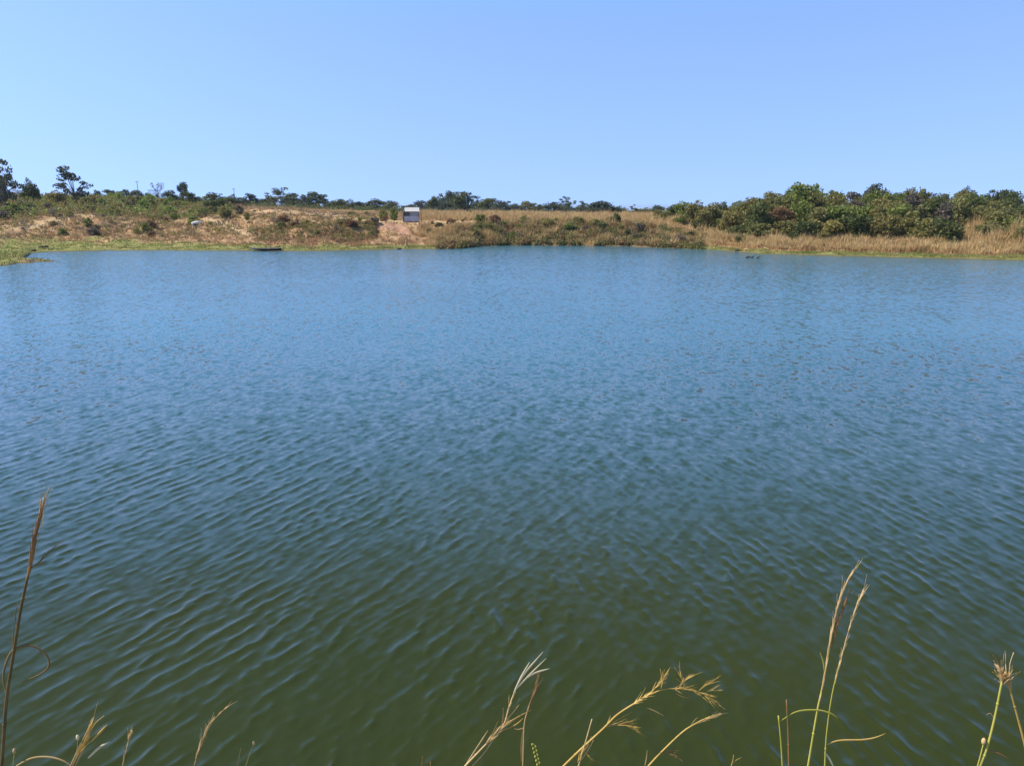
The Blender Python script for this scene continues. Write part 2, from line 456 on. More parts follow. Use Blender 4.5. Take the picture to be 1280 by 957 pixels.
def slopes(sx, sy, detail):
    mp = N("ShaderNodeMapping"); mp.inputs["Scale"].default_value = (sx, sy, 1); mp.inputs["Rotation"].default_value = (0, 0, R(12))
    nt.links.new(geo.outputs["Position"], mp.inputs["Vector"])
    n = N("ShaderNodeTexNoise"); n.inputs["Scale"].default_value = 1; n.inputs["Detail"].default_value = detail
    nt.links.new(mp.outputs[0], n.inputs["Vector"])
    s = N("ShaderNodeVectorMath", operation='SUBTRACT'); s.inputs[1].default_value = (.5, .5, .5)
    nt.links.new(n.outputs["Color"], s.inputs[0]); return s.outputs[0]
s1 = slopes(4.6, 3.4, 4); s2 = slopes(2.6, 1.3, 2)
ad = N("ShaderNodeVectorMath", operation='MULTIPLY_ADD'); nt.links.new(s2, ad.inputs[0]); ad.inputs[1].default_value = (.4, .4, 0); nt.links.new(s1, ad.inputs[2])
ml = N("ShaderNodeVectorMath", operation='MULTIPLY'); nt.links.new(ad.outputs[0], ml.inputs[0]); ml.inputs[1].default_value = (MIC, MIC, 0.0)
gust = noise(.035, 3, .35, .7); gm2 = N("ShaderNodeMath", operation='MULTIPLY_ADD'); nt.links.new(gust, gm2.inputs[0]); gm2.inputs[1].default_value = .6; gm2.inputs[2].default_value = .7
gm3 = N("ShaderNodeMath", operation='MULTIPLY'); nt.links.new(gm2.outputs[0], gm3.inputs[0]); nt.links.new(attr("micro"), gm3.inputs[1])
sc2 = N("ShaderNodeVectorMath", operation='SCALE'); nt.links.new(ml.outputs[0], sc2.inputs[0]); nt.links.new(gm3.outputs[0], sc2.inputs["Scale"])
an = N("ShaderNodeVectorMath", operation='ADD'); nt.links.new(geo.outputs["Normal"], an.inputs[0]); nt.links.new(sc2.outputs[0], an.inputs[1])
nn = N("ShaderNodeVectorMath", operation='NORMALIZE'); nt.links.new(an.outputs[0], nn.inputs[0])
nt.links.new(nn.outputs[0], b.inputs["Normal"])
wc = mixc(noise(.12, 3), (0.025, 0.034, 0.004), (0.031, 0.037, 0.004))     # the water's own dark green
wc = mixc(attr("far_water"), wc, mixc(noise(.06, 3), BODY_SKY, tuple(q * 1.15 for q in BODY_SKY)))  # bluer and lighter with distance: sky reflection put into the base colour
nt.links.new(wc, b.inputs["Base Color"])
mrr = N("ShaderNodeMapRange"); mrr.inputs[3].default_value = .06; mrr.inputs[4].default_value = WR; nt.links.new(attr("far_water"), mrr.inputs[0]); nt.links.new(mrr.outputs[0], b.inputs["Roughness"])
b.inputs["IOR"].default_value = WI; b.inputs["Specular IOR Level"].default_value = 0.5
wm.materials.append(m)
tag(link("lake_water", wm), kind='structure')

# ------------------------------------------------------------------ foliage meshes
def leaves(centers, size, r, up=0.35, aspect=0.6):
    n = len(centers)
    nrm = r.normal(size=(n, 3)); nrm[:, 2] = np.abs(nrm[:, 2]) + up; nrm /= np.linalg.norm(nrm, axis=1)[:, None]
    t = r.normal(size=(n, 3)); t -= (t * nrm).sum(1)[:, None] * nrm; t /= np.linalg.norm(t, axis=1)[:, None]
    bt = np.cross(nrm, t)
    s = size * r.uniform(.6, 1.35, n)[:, None]
    V = np.stack([centers - t * s, centers + bt * s * aspect, centers + t * s, centers - bt * s * aspect], 1).reshape(-1, 3)
    return V, np.arange(n * 4).reshape(n, 4)

def crown_variant(seed, kind):
    """clusters of leaves in a unit box: x,y in -1..1, z 0..1; plus the trunk and limbs that reach them"""
    r = np.random.default_rng(seed)
    spec = {  # n clusters, cluster radius (xy,z), crown base, leaves per cluster, leaf size
        'dome':   (38, .27, .12, .16, 55, .046), 'round': (26, .34, .15, .12, 60, .055),
        'umbrella': (30, .27, .09, .34, 48, .045), 'sparse': (20, .20, .08, .30, 20, .030),
        'open':   (19, .25, .075, .22, 46, .042),
        'bush':   (22, .34, .17, .02, 42, .065), 'twiggy': (16, .26, .16, .10, 26, .045),
        'tall':   (34, .27, .11, .12, 50, .045)}[kind]
    nc, cr, cz, base, nl, ls = spec
    nl = int(nl * 1.6); ls *= .76
    C = []
    while len(C) < nc:
        p = r.uniform(-1, 1, 2); h = r.uniform(0, 1); rad = math.hypot(*p)
        if kind in ('dome', 'tall', 'round', 'bush', 'twiggy'):
            lim = math.sqrt(max(0, 1 - (h * 1.0) ** 2)) if kind in ('dome', 'tall') else math.sin(math.pi * (0.2 + .75 * h)) ** .6
            if rad > lim * .85: continue
            if rad < lim * .35 and h < .6: continue
        elif kind == 'umbrella':
            if rad > .85 or h > 1.05 - .6 * rad ** 2: continue
            if h < .35 and rad < .3: continue
        else:
            if rad > .85: continue
        C.append((p[0] * (1 - cr * .6), p[1] * (1 - cr * .6), base + (1 - base - cz) * h + cz * .3))
    C = np.array(C)
    # uneven silhouette: push whole sides in and out
    ang = np.arctan2(C[:, 1], C[:, 0]); w = 1 + .18 * np.sin(ang * 2 + seed) + .12 * np.sin(ang * 3 + 2 * seed)
    C[:, :2] *= w[:, None]
    cs = []
    for c in C:
        k = r.uniform(.65, 1.25)
        d = r.normal(size=(int(nl * k), 3)); d /= np.linalg.norm(d, axis=1)[:, None]
        d *= (r.uniform(0.25, 1, len(d)) ** .5)[:, None]
        cs.append(c + d * np.array([cr, cr, cz]) * k)
    cs = np.vstack(cs)
    # stray leaves that break the outline
    st = C[r.integers(0, nc, nc * 3)] + r.normal(size=(nc * 3, 3)) * np.array([cr, cr, cz]) * .55
    cs = np.vstack([cs, st]); cs[:, 2] = np.clip(cs[:, 2], .0, 1.06)
    # leaf shape compensates the usual 1.2 : 1 stretch of the unit box
    V, Fc = leaves(cs, ls * 1.7, r)
    cen = cs.repeat(4, 0); V = cen + (V - cen) * np.array([1, 1, .62])
    crown = npmesh("crown", V, Fc)
    t = MB()
    th = {'sparse': .030, 'twiggy': .03, 'bush': .03, 'open': .026}.get(kind, .042)
    fork = (r.uniform(-.08, .08), r.uniform(-.08, .08), max(base * .9, .16))
    t.tube([(0, 0, -.03), (fork[0] * .4, fork[1] * .4, fork[2] * .5), fork], [th * 1.25, th, th * .9], 7)
    for q in r.permutation(nc)[:11 if kind not in ('sparse', 'twiggy', 'open') else nc]:
        c = C[q]; mid = ((fork[0] + c[0]) * .5 + r.uniform(-.06, .06), (fork[1] + c[1]) * .5 + r.uniform(-.06, .06), fork[2] + (c[2] - fork[2]) * .62)
        t.tube([fork, mid, tuple(c)], [th * .7, th * .42, th * .14], 5)
    tm = bpy.data.meshes.new("trunk"); tm.from_pydata(t.v, [], t.f); tm.update(); tm.materials.append(BARK)
    return crown, tm

VAR = {k: [crown_variant(100 * i + s, k) for s in range(n)] for i, (k, n) in enumerate(
    [('dome', 6), ('round', 5), ('umbrella', 4), ('sparse', 4), ('bush', 6), ('twiggy', 4), ('tall', 4), ('open', 5)])}
vc = {k: 0 for k in VAR}

def place(name, cat, px, D, ytop, wpx, kind, colr, label, group=None, sink=0.0, var=None, ybase=None):
    x, y, z = ground_at(px, D)
    if ybase is not None: z = max(z, at(px, D, ybase)[2]) if False else z
    ztop = at(px, D, ytop)[2]
    h = max(ztop - z, 0.7)
    w = wpx * (D * CP + (H - z) * SP) / F
    i = vc[kind] if var is None else var; vc[kind] += 1
    cr, tk = VAR[kind][i % len(VAR[kind])]
    e = empty(name, (x, y, z - sink), random.uniform(0, 6.28), (w / 2, w / 2, h / .99))
    link('crown', cr, e, FOL[colr]); link('trunk', tk, e)
    return tag(e, label, cat, group)

ORD = ["first", "second", "third", "fourth", "fifth", "sixth", "seventh", "eighth", "ninth", "tenth", "eleventh", "twelfth", "thirteenth", "fourteenth",
       "fifteenth", "sixteenth", "seventeenth", "eighteenth", "nineteenth", "twentieth"]
def ordn(i):
    if i < 20: return ORD[i]
    t = ["", "", "twenty", "thirty", "forty", "fifty", "sixty"][(i + 1) // 10]; u = (i + 1) % 10
    return t + "-" + ORD[u - 1] if u else {"twenty": "twentieth", "thirty": "thirtieth", "forty": "fortieth"}.get(t, t)

# --- trees that stand out on the left
place('tree', 'tree', 9, 150, 197, 38, 'open', 'blue-green', "tall thin-crowned grey tree at the far left edge of the scrubby rise", var=0)
place('tree', 'tree', 2, 156, 212, 26, 'round', 'blue-green', "dark leafy tree tucked under the thin-crowned grey tree at the far left", var=0)
place('tree', 'tree', 39, 172, 221, 28, 'dome', 'dark green', "dark dome-shaped tree between the thin-crowned grey tree and the open lobed tree", var=1)
place('tree', 'tree', 94, 165, 209, 50, 'open', 'blue-green', "dark open-crowned tree with layered lobes, standing alone on the left rise", var=2)
place('tree', 'tree', 197, 190, 228, 22, 'sparse', 'grey-brown', "thin nearly leafless tree on the ridge left of the dark spreading tree", var=1)
place('tree', 'tree', 229, 196, 227, 20, 'umbrella', 'blue-green', "slim flat-topped tree poking out above a wide dark crown on the left ridge", var=1)
place('tree', 'tree', 214, 190, 237, 26, 'round', 'blue-green', "left part of the wide dark tree pair beneath the slim flat-topped tree", var=1)
place('tree', 'tree', 236, 188, 239, 28, 'dome', 'dark green', "right part of the wide dark tree pair beneath the slim flat-topped tree", var=2)

# --- trees along the far skyline
SKL = [  # px, top row, width, kind, colour, distance
 (122, 238, 12, 'dome'), (138, 237, 20, 'dome'), (155, 238, 20, 'dome'), (171, 237, 17, 'dome'), (186, 241, 14, 'round'),
 (247, 245, 16, 'round'), (264, 241, 28, 'dome'), (281, 246, 18, 'round'), (291, 243, 24, 'dome'), (302, 250, 12, 'round'), (313, 242, 20, 'dome'), (327, 249, 14, 'round'),
 (338, 244, 18, 'round'), (352, 236, 32, 'open'), (365, 241, 24, 'dome'), (379, 243, 15, 'tall'), (397, 241, 33, 'dome'), (413, 250, 14, 'round'),
 (425, 249, 20, 'round'), (436, 249, 16, 'tall'), (448, 252, 20, 'dome'), (459, 254, 12, 'round'), (470, 249, 29, 'dome'), (488, 251, 18, 'round'), (496, 253, 10, 'sparse')]
SKR = [
 (512, 256, 18, 'round'), (522, 252, 18, 'tall'), (533, 249, 20, 'round'), (541, 246, 18, 'tall'), (551, 242, 24, 'dome'), (564, 239, 30, 'dome'),
 (577, 239, 26, 'round'), (590, 240, 26, 'open'), (601, 252, 16, 'round'), (611, 249, 24, 'dome'), (624, 252, 18, 'round'), (634, 254, 12, 'open'),
 (643, 256, 18, 'round'), (661, 254, 24, 'dome'), (675, 256, 14, 'round'), (692, 254, 22, 'round'), (702, 258, 14, 'round'), (706, 250, 13, 'open'), (713, 248, 17, 'open'),
 (731, 254, 14, 'open'), (750, 252, 30, 'dome'), (743, 256, 18, 'round'), (769, 260, 12, 'round'), (782, 265, 8, 'round'), (791, 257, 14, 'open'), (726, 258, 14, 'round'), (775, 259, 16, 'bush'), (805, 262, 18, 'round'), (813, 264, 18, 'bush'), (820, 258, 16, 'round')]
def skyline(lst, side):
    for i, (px, yt, w, kd) in enumerate(lst):
        Dd = random.uniform(300, 350) if px < 200 else random.uniform(225, 250) if px < 300 else random.uniform(255, 300)
        if px >= 740: Dd = random.uniform(215, 240)
        ci = ['blue-green', 'dark green', 'blue-green', 'dark green', 'dark green'][i % 5]
        if kd == 'sparse': ci = 'grey-brown'
        if px in (743,): ci = 'yellow-olive'
        if px in (661, 782, 805): ci = 'olive'
        w2 = {'grey-brown': 'thin sparse greyish', 'blue-green': 'dark', 'dark green': 'dark green', 'olive': 'olive', 'yellow-olive': 'yellowish'}[ci]
        j = len(lst) - 1 - i if side == 'left' else i
        place('tree', 'tree', px, Dd, yt - (2.5 if px > 600 else 1), w * (1.5 if px > 600 else 1.35), kd, ci,
              f"{w2} tree on the far skyline, {ordn(j)} to the {side} of the white-roofed hut", f"trees along the far skyline")
skyline(SKL, 'left'); skyline(SKR, 'right')

# --- the wood on the right, row behind row
SKY_PX = [800, 815, 850, 870, 895, 905, 925, 935, 950, 970, 985, 1000, 1025, 1040, 1060, 1075, 1085, 1105, 1112, 1130, 1150, 1160, 1180, 1200, 1212, 1225, 1232, 1250, 1268, 1280, 1500]
SKY_Y = [268, 260, 252, 250, 252, 250, 248, 242, 238, 232, 227, 226, 227, 233, 238, 234, 229, 229, 235, 231, 230, 233, 234, 231, 233, 231, 237, 237, 235, 245, 238]
rowspec = [  # offset from shore, below skyline, spacing, start column, kinds
 (58, 1, 24, 905, 'back', ['tall', 'dome', 'round']), (44, 3, 23, 880, 'fourth', ['dome', 'tall', 'round']),
 (33, 10, 24, 835, 'third', ['round', 'dome', 'bush']), (24, 20, 25, 828, 'second', ['bush', 'round', 'dome']),
 (15, 36, 27, 925, 'front', ['bush', 'round', 'bush'])]
cpick = random.Random(5)
for off, dn, sp, x0, rn, kinds in rowspec:
    px = x0; i = 0
    while px < 1400:
        p = px + cpick.uniform(-5, 5)
        yt = float(np.interp(p, SKY_PX, SKY_Y)) + dn * cpick.uniform(.7, 1.3) + (cpick.choice([0, 0, 2, 5, 7]) if off > 40 else 0)
        if off < 20 and 1206 < p < 1232: px += sp; continue      # the grassy gap
        if p < 940: yt = max(yt, float(np.interp(p, SKY_PX, SKY_Y)) + dn * .45)
        cc = cpick.choices(['dark green', 'green', 'olive', 'yellow-olive', 'grey-brown', 'brown'],
                           [3, 4, 5, 3.5 if p > 1000 else 5, .8, .5])[0]
        if off > 40 and cc == 'yellow-olive' and cpick.random() < .5: cc = 'olive'
        kd = cpick.choice(kinds)
        place('tree', 'tree', p, shoreD(p) + off + cpick.uniform(-4, 4), yt, sp * cpick.uniform(1.5, 2.1), kd, cc,
              f"{cc} {'bushy' if kd == 'bush' else 'leafy'} tree, {ordn(i)} from the left in the {rn} row of the right-hand wood",
              "trees of the wood on the right shore", sink=.1)
        i += 1; px += sp * cpick.uniform(.85, 1.15)
for i, (px, off, yt, w, kd, cl) in enumerate([(822, 34, 259, 20, 'round', 'olive'), (833, 22, 262, 26, 'bush', 'yellow-olive'), (842, 30, 254, 26, 'round', 'dark green'), (853, 26, 251, 30, 'bush', 'green'),
        (868, 24, 250, 32, 'round', 'olive'), (880, 18, 258, 30, 'bush', 'yellow-olive'), (893, 24, 251, 32, 'round', 'olive'), (903, 30, 250, 26, 'tall', 'dark green'),
        (912, 18, 256, 30, 'bush', 'yellow-olive'), (925, 24, 249, 30, 'round', 'yellow-olive'), (938, 20, 250, 28, 'bush', 'olive'), (850, 17, 268, 22, 'bush', 'green'), (872, 15, 272, 26, 'bush', 'dark green')]):
    place('tree', 'tree', px, shoreD(px) + off, yt, w, kd, cl, f"{cl} low tree, {ordn(i)} counted along the thin left end of the right-hand wood", "trees of the wood on the right shore", sink=.1)
# a few crowns that stand out of it
for px, D_, yt, w, kd, cl, lb in [
   (1000, 128, 226, 62, 'dome', 'green', "tallest fresh green tree at the high left shoulder of the right-hand wood"),
   (945, 128, 240, 30, 'round', 'yellow-olive', "yellowish round tree on the sloping left shoulder of the right-hand wood"),
   (950, 118, 249, 36, 'bush', 'dark green', "very dark dense tree below the yellowish round one in the wood"),
   (1094, 136, 228, 36, 'umbrella', 'blue-green', "flat-topped dark tree rising behind the middle of the right-hand wood"),
   (1165, 122, 247, 22, 'bush', 'bright green', "small bright yellow-green tree inside the right part of the wood"),
   (1075, 108, 262, 40, 'bush', 'dark green', "dark shady bush tree at the front foot of the wood's middle"),
   (1170, 104, 268, 52, 'bush', 'dark green', "wide dark bush tree hanging low over the dry bank at right"),
   (1256, 150, 234, 44, 'dome', 'dark green', "dark domed tree at the far right end of the wood's skyline"),
   (1208, 150, 230, 26, 'tall', 'blue-green', "narrow dark tree just left of the right end of the wood's skyline")]:
    place('tree', 'tree', px, D_, yt, w * 1.1, kd, cl, lb, sink=.1)

# ------------------------------------------------------------------ bushes
def scatter_bushes(n, px0, px1, o0, o1, hmin, hmax, cols, wts, zone, seed, kinds=('bush', 'twiggy', 'round'), avoid=None):
    r = random.Random(seed)
    for _ in range(n):
        px = r.uniform(px0, px1); o = r.uniform(o0, o1); D = shoreD(px) + o + float(lag(px))
        x, y, z = ground_at(px, D)
        if avoid and avoid(px, D, z): continue
        h = r.uniform(hmin, hmax) * r.choice([.8, 1, 1.25]); cc = r.choices(cols, wts)[0]; kd = r.choice(kinds)
        cr, tk = r.choice(VAR[kd]); w = h * r.uniform(.55, .95)
        e = empty('bush', (x, y, z - .08 * h), r.uniform(0, 6.28), (w, w * r.uniform(.8, 1.2), h))
        link('foliage', cr, e, FOL[cc]); link('stems', tk, e)
        tag(e, f"{cc} bush growing {zone}", 'bush', f"{cc} bushes {zone}")
def near_hut(px, D, z): return 494 < px < 536 and D < 140
scatter_bushes(62, -60, 250, 36, 92, 1.3, 2.6, ['green', 'bright green', 'olive', 'brown', 'grey-brown', 'yellow-olive'], [2, 4, 2.5, 1.5, 1, 3], "on the scrubby rise at the left", 1)
scatter_bushes(30, 60, 330, 14, 36, .6, 1.5, ['green', 'olive', 'brown', 'grey-brown', 'yellow-olive'], [4, 2, 1.5, 1.5, 3], "on the dry slope above the left shore", 2)
scatter_bushes(26, 330, 490, 12, 24, .6, 1.4, ['olive', 'yellow-olive', 'brown', 'grey-brown', 'green'], [1.5, 4, 3, 2, 2], "on the bank between the boat and the hut", 3, avoid=near_hut)
scatter_bushes(14, 252, 300, 30, 52, 1.2, 2.4, ['dark green', 'blue-green', 'olive'], [3, 2, 1], "in the dark clump right of the pale cow", 9)
scatter_bushes(95, 548, 870, 1.8, 12, .8, 1.5, ['dark green', 'olive', 'brown', 'grey-brown', 'yellow-olive', 'green'], [2, 4, 4, 3, 4, 2], "on the steep bank between the hut and the wood", 4, avoid=near_hut)
scatter_bushes(14, 505, 600, 12, 19, .5, 1.1, ['olive', 'brown', 'dark green'], [1, 1, 1], "on the slope right below the hut", 5, avoid=near_hut)
scatter_bushes(16, 400, 820, 30, 90, .7, 1.4, ['olive', 'green', 'brown'], [2, 1, 1], "in the dry grass of the plain", 6)
scatter_bushes(26, 870, 1300, 7, 15, .5, 1.2, ['olive', 'brown', 'grey-brown', 'yellow-olive', 'green'], [3, 2, 2, 2, 1], "in the dry grass before the wood", 7)
# single bushes one can point at
for px, o, h, w, cc, lb in [
   (110, 20, 1.7, 2.0, 'green', "round green bush on the pale sandy mound at left"),
   (122, 18, 1.2, 1.8, 'grey-brown', "brown twiggy bush beside the green one on the sandy mound"),
   (183, 17, 1.9, 2.2, 'green', "green upright bush halfway down the left slope"),
   (190, 13, 1.3, 1.6, 'brown', "dark brown bush near the shore below the green upright one"),
   (620, 12, 1.5, 1.3, 'dark green', "small dark green bush alone in the straw above the steep bank"),
   (770, 10, 2.6, 2.0, 'dark green', "upright dark green shrub at the lip of the steep bank"),
   (480, 32, 2.0, 2.4, 'green', "fresh green bush just left of the hut"),
   (492, 26, 2.5, 2.0, 'green', "fresh green bush touching the hut's left side"),
   (1130, 6, .8, .9, 'green', "little green bush alone on the shore below the wood")]:
    x, y, z = ground_at(px, shoreD(px) + o); cr, tk = VAR['bush'][vc['bush'] % 6]; vc['bush'] += 1
    e = empty('bush', (x, y, z - .06), random.uniform(0, 6), (w / 2, w / 2, h)); link('foliage', cr, e, FOL[cc]); link('stems', tk, e)
    tag(e, lb, 'bush')

# ------------------------------------------------------------------ grass and undergrowth (stuff)
def tufts(name, mat, label, n, fn, height, width, blades, seed, lean=.35):
    r = np.random.default_rng(seed)
    px, o = fn(r, n)
    D = np.interp(px, SHX, SHD) + o + (0 if name == 'shore_grass' else lag(px))
    z = np.full(len(px), 2.5)
    for _ in range(3):
        x = (px - 640) / F * (D * CP + (H - z) * SP); z = terrain_z(x, D)
    keep = (z > (.11 if name == 'shore_grass' else .03)) & (smooth_noise(x, D, 2.6, seed + 1) > -.9 + .8 * r.uniform(-1, 1, len(x)))
    if name not in ('shore_grass', 'golden_grass'):
        g_, s_a, p_ = masks(x, D, z); keep &= (s_a < .45 + .3 * r.uniform(-1, 1, len(x))) & (g_ < .35 + .35 * r.uniform(-1, 1, len(x))) & (p_ < .8)
    x, y, z = x[keep], D[keep], z[keep]
    k = len(x); hs = height * r.uniform(.5, 1.3, k) * np.clip(1 + .5 * smooth_noise(x, y, 4, seed), .3, 1.9)
    x = x.repeat(blades); y = y.repeat(blades); z = z.repeat(blades); hs = hs.repeat(blades) * r.uniform(.6, 1.1, k * blades)
    m_ = len(x)
    bx = x + r.normal(0, .12 * height + .03, m_); by = y + r.normal(0, .12 * height + .03, m_)
    a = r.uniform(0, math.pi, m_); w = width * r.uniform(.6, 1.3, m_)
    lx = r.normal(.05, lean, m_) * hs; ly = r.normal(0, lean, m_) * hs
    P0 = np.stack([bx - np.cos(a) * w, by - np.sin(a) * w, z - .03], 1); P1 = np.stack([bx + np.cos(a) * w, by + np.sin(a) * w, z - .03], 1)
    P2 = np.stack([bx + lx, by + ly, z + hs], 1)
    Vv = np.stack([P0, P1, P2], 1).reshape(-1, 3)
    o_ = link(name, npmesh(name, Vv, np.arange(len(Vv)).reshape(-1, 3), mat))
    tag(o_, label, 'grass', kind='stuff')
def f_all(r, n): return r.uniform(-80, 1400, n), r.uniform(0, 1, n) ** 1.4 * 75 + 3
tufts('dry_grass', STRAW_RED, "short reddish dry grass covering the banks and slopes round the lake", 26000, f_all, .45, .045, 5, 51)
tufts('straw_grass', STRAW, "straw-coloured dry grass standing on the slopes and the plain",
      24000, lambda r, n: (r.uniform(-80, 1400, n), r.uniform(0, 1, n) ** 1.2 * 90 + 6), .6, .04, 5, 52)
tufts('plain_grass', GOLD, "tall pale grass on the flat plain behind the steep bank",
      26000, lambda r, n: (r.uniform(525, 850, n), r.uniform(0, 1, n) ** 1.5 * 110 + 12.5), .75, .05, 5, 53)
tufts('bank_straw', GOLD, "dry golden grass growing through the brush of the steep bank", 9000, lambda r, n: (r.uniform(535, 890, n), r.uniform(.3, 13, n)), .85, .045, 5, 59)
tufts('golden_grass', GOLD, "tall golden grass belt between the wood and the green shore at right",
      11000, lambda r, n: (r.uniform(870, 1400, n), r.normal(8.5, 3.2, n).clip(4.0, 16)), .8, .05, 6, 54, .3)
tufts('gap_grass', GOLD, "tall golden grass filling the grassy gap in the wood at far right",
      2500, lambda r, n: (r.uniform(1200, 1290, n), r.uniform(10, 26, n)), 1.6, .05, 6, 58, .2)
tufts('shore_grass', SHOREG, "short green grass along the water's edge",
      26000, lambda r, n: (lambda p: (p, r.uniform(0.1, 1, n) * np.interp(p, [0, 180, 330, 575, 590, 800, 880, 1280], [14, 11, 7.5, 5, .02, .02, 3, 4])))(r.uniform(-80, 1400, n)), .13, .05, 4, 55)
# spit grass
r = np.random.default_rng(56); xs = r.uniform(-95, -50, 13000); ys = r.uniform(74, 100, 13000); zs = terrain_z(xs, ys); kk = zs > .03; xs, ys, zs = xs[kk], ys[kk], zs[kk]
hh = .2 * r.uniform(.5, 1.4, len(xs)); aa = r.uniform(0, 3.1, len(xs))
Vv = np.stack([np.stack([xs - .07 * np.cos(aa), ys - .07 * np.sin(aa), zs - .02], 1), np.stack([xs + .07 * np.cos(aa), ys + .07 * np.sin(aa), zs - .02], 1),
               np.stack([xs + r.normal(0, .05, len(xs)), ys, zs + hh], 1)], 1).reshape(-1, 3)
tag(link('spit_grass', npmesh('spit_grass', Vv, np.arange(len(Vv)).reshape(-1, 3), SHOREG)), "green grass on the low spit at the far left of the water", 'grass', kind='stuff')

def undergrowth(name, matn, label, n, pxr, offr, size, seed, spread=.5, hh=.6):
    r = np.random.default_rng(seed); px = r.uniform(*pxr, n); o = r.uniform(*offr, n); D = np.interp(px, SHX, SHD) + o + lag(px)
    z = np.full(n, 2.5)
    for _ in range(3):
        x = (px - 640) / F * (D * CP + (H - z) * SP); z = terrain_z(x, D)
    keep = (smooth_noise(x, D, 4.5, seed) > -.35) & (z > .02) & ~((px > 470) & (px < 508) & (o > 8) & (o < 60)); x, y, z = x[keep], D[keep], z[keep]
    c = np.stack([x, y, z], 1).repeat(16, 0); m_ = len(c)
    k = r.uniform(.5, 1.3, len(x)).repeat(16)
    d = r.normal(size=(m_, 3)); d[:, 2] = np.abs(d[:, 2]); d /= np.linalg.norm(d, axis=1)[:, None]
    c = c + d * (k * r.uniform(.4, 1, m_))[:, None] * np.array([spread, spread, hh])
    V_, F_ = leaves(c, size, r, .2)
    tag(link(name, npmesh(name, V_, F_, FOL[matn])), label, 'undergrowth', kind='stuff')
undergrowth('undergrowth', 'olive', "low olive undergrowth on the scrubby rise at left", 3000, (-80, 290), (36, 100), .20, 71, .9, 1.3)
undergrowth('undergrowth', 'bright green', "fresh green low growth on the scrubby rise at left", 1500, (-80, 290), (34, 100), .20, 79, .8, 1.2)
undergrowth('undergrowth', 'brown', "reddish-brown low growth on the scrubby rise at left", 1500, (-80, 300), (34, 100), .18, 80, .8, 1.1)
undergrowth('undergrowth', 'grey-brown', "low brown undergrowth on the left slopes", 1800, (-80, 500), (13, 60), .12, 72, .6, .6)
undergrowth('undergrowth', 'olive', "low olive undergrowth on the steep bank between hut and wood", 2000, (548, 880), (.1, 12), .15, 73, .55, .75)
undergrowth('undergrowth', 'brown', "low brown undergrowth on the steep bank between hut and wood", 2600, (548, 880), (.0, 12), .15, 74, .55, .75)
undergrowth('undergrowth', 'yellow-olive', "yellow-olive low growth on the steep bank between hut and wood", 1700, (548, 880), (.2, 12), .14, 84, .5, .7)
undergrowth('undergrowth', 'dark green', "dark green low growth at the foot of the steep bank", 1000, (590, 860), (-.1, 6), .16, 78, .6, .7)
undergrowth('undergrowth', 'olive', "low green undergrowth on the bank left of the hut", 180, (320, 480), (9, 20), .14, 75, .6, .7)
undergrowth('undergrowth', 'yellow-olive', "yellowish low growth on the bank left of the hut", 350, (320, 480), (9, 20), .13, 85, .6, .6)
undergrowth('undergrowth', 'brown', "reddish-brown low growth on the bank left of the hut", 450, (320, 480), (8, 20), .13, 86, .6, .6)
undergrowth('undergrowth', 'dark green', "dark low thicket under the trees of the far skyline", 900, (235, 520), (125, 185), .30, 87, 1.5, 1.9)
undergrowth('undergrowth', 'blue-green', "dark distant thicket along the edge of the plain behind the hut", 900, (500, 735), (120, 170), .30, 88, 1.5, 2.0)
undergrowth('undergrowth', 'olive', "olive thicket along the edge of the plain left of the wood", 450, (735, 900), (95, 150), .28, 89, 1.3, 1.7)
undergrowth('undergrowth', 'yellow-olive', "yellow-olive herbs mixed into the golden grass before the wood", 1100, (870, 1400), (5, 17), .13, 81, .6, .6)
undergrowth('undergrowth', 'brown', "reddish-brown herbs mixed into the golden grass before the wood", 900, (870, 1400), (4, 16), .13, 82, .5, .5)
undergrowth('undergrowth', 'yellow-olive', "yellowish low growth on the dry slope above the left shore", 1000, (-80, 500), (12, 34), .14, 83, .6, .6)
undergrowth('undergrowth', 'dark green', "dark undergrowth on the floor of the right-hand wood", 1500, (890, 1400), (15, 40), .2, 76, .8, 1.2)

# near bank grass, under the camera
r = np.random.default_rng(77); xs = r.uniform(-9, 9, 6000); ys = r.uniform(.9, 5.0, 6000); zs = terrain_z(xs, ys)
hh = r.uniform(.08, .3, 6000); aa = r.uniform(0, 3.1, 6000)
Vv = np.stack([np.stack([xs - .006 * np.cos(aa), ys - .006 * np.sin(aa), zs - .02], 1), np.stack([xs + .006 * np.cos(aa), ys + .006 * np.sin(aa), zs - .02], 1),
               np.stack([xs + r.normal(0, .08, 6000), ys + r.normal(0, .08, 6000), zs + hh], 1)], 1).reshape(-1, 3)
tag(link('bank_grass', npmesh('bank_grass', Vv, np.arange(len(Vv)).reshape(-1, 3), STRAW)), "dry grass on the near bank below the camera", 'grass', kind='stuff')

# ------------------------------------------------------------------ hut
M_roof = simple("white_roof_sheet", (0.44, 0.43, 0.40), .6, .06, 3)
M_panel = simple("grey_blue_panel", (0.42, 0.44, 0.50), .7, .15, 2)
M_panel2 = simple("grey_upper_panel", (0.28, 0.29, 0.31), .7, .2, 2)
M_wood = simple("weathered_wood", (0.24, 0.15, 0.10), .9, .3, 5)
M_inshade = simple("painted_inside_shade", (0.10, 0.105, 0.11), .9, .1)
hx, hy, hz_ = ground_at(514, 133.5)
zb = at(514, 132.3, 277)[2]
hz_ = max(hz_, zb) if abs(zb - hz_) < .6 else hz_
hut = tag(empty('hut', (hx, hy, hz_), R(8), (.9, .9, .92)), "small grey hut with a white sloping roof on the far bank's edge", 'hut')
W2, D2, HT = 1.42, 1.1, 1.78
b_ = MB(); b_.box((0, 0, -.15), (3.0, 2.5, .36)); b_.build('floor_slab', M_wood, hut)
b_ = MB()
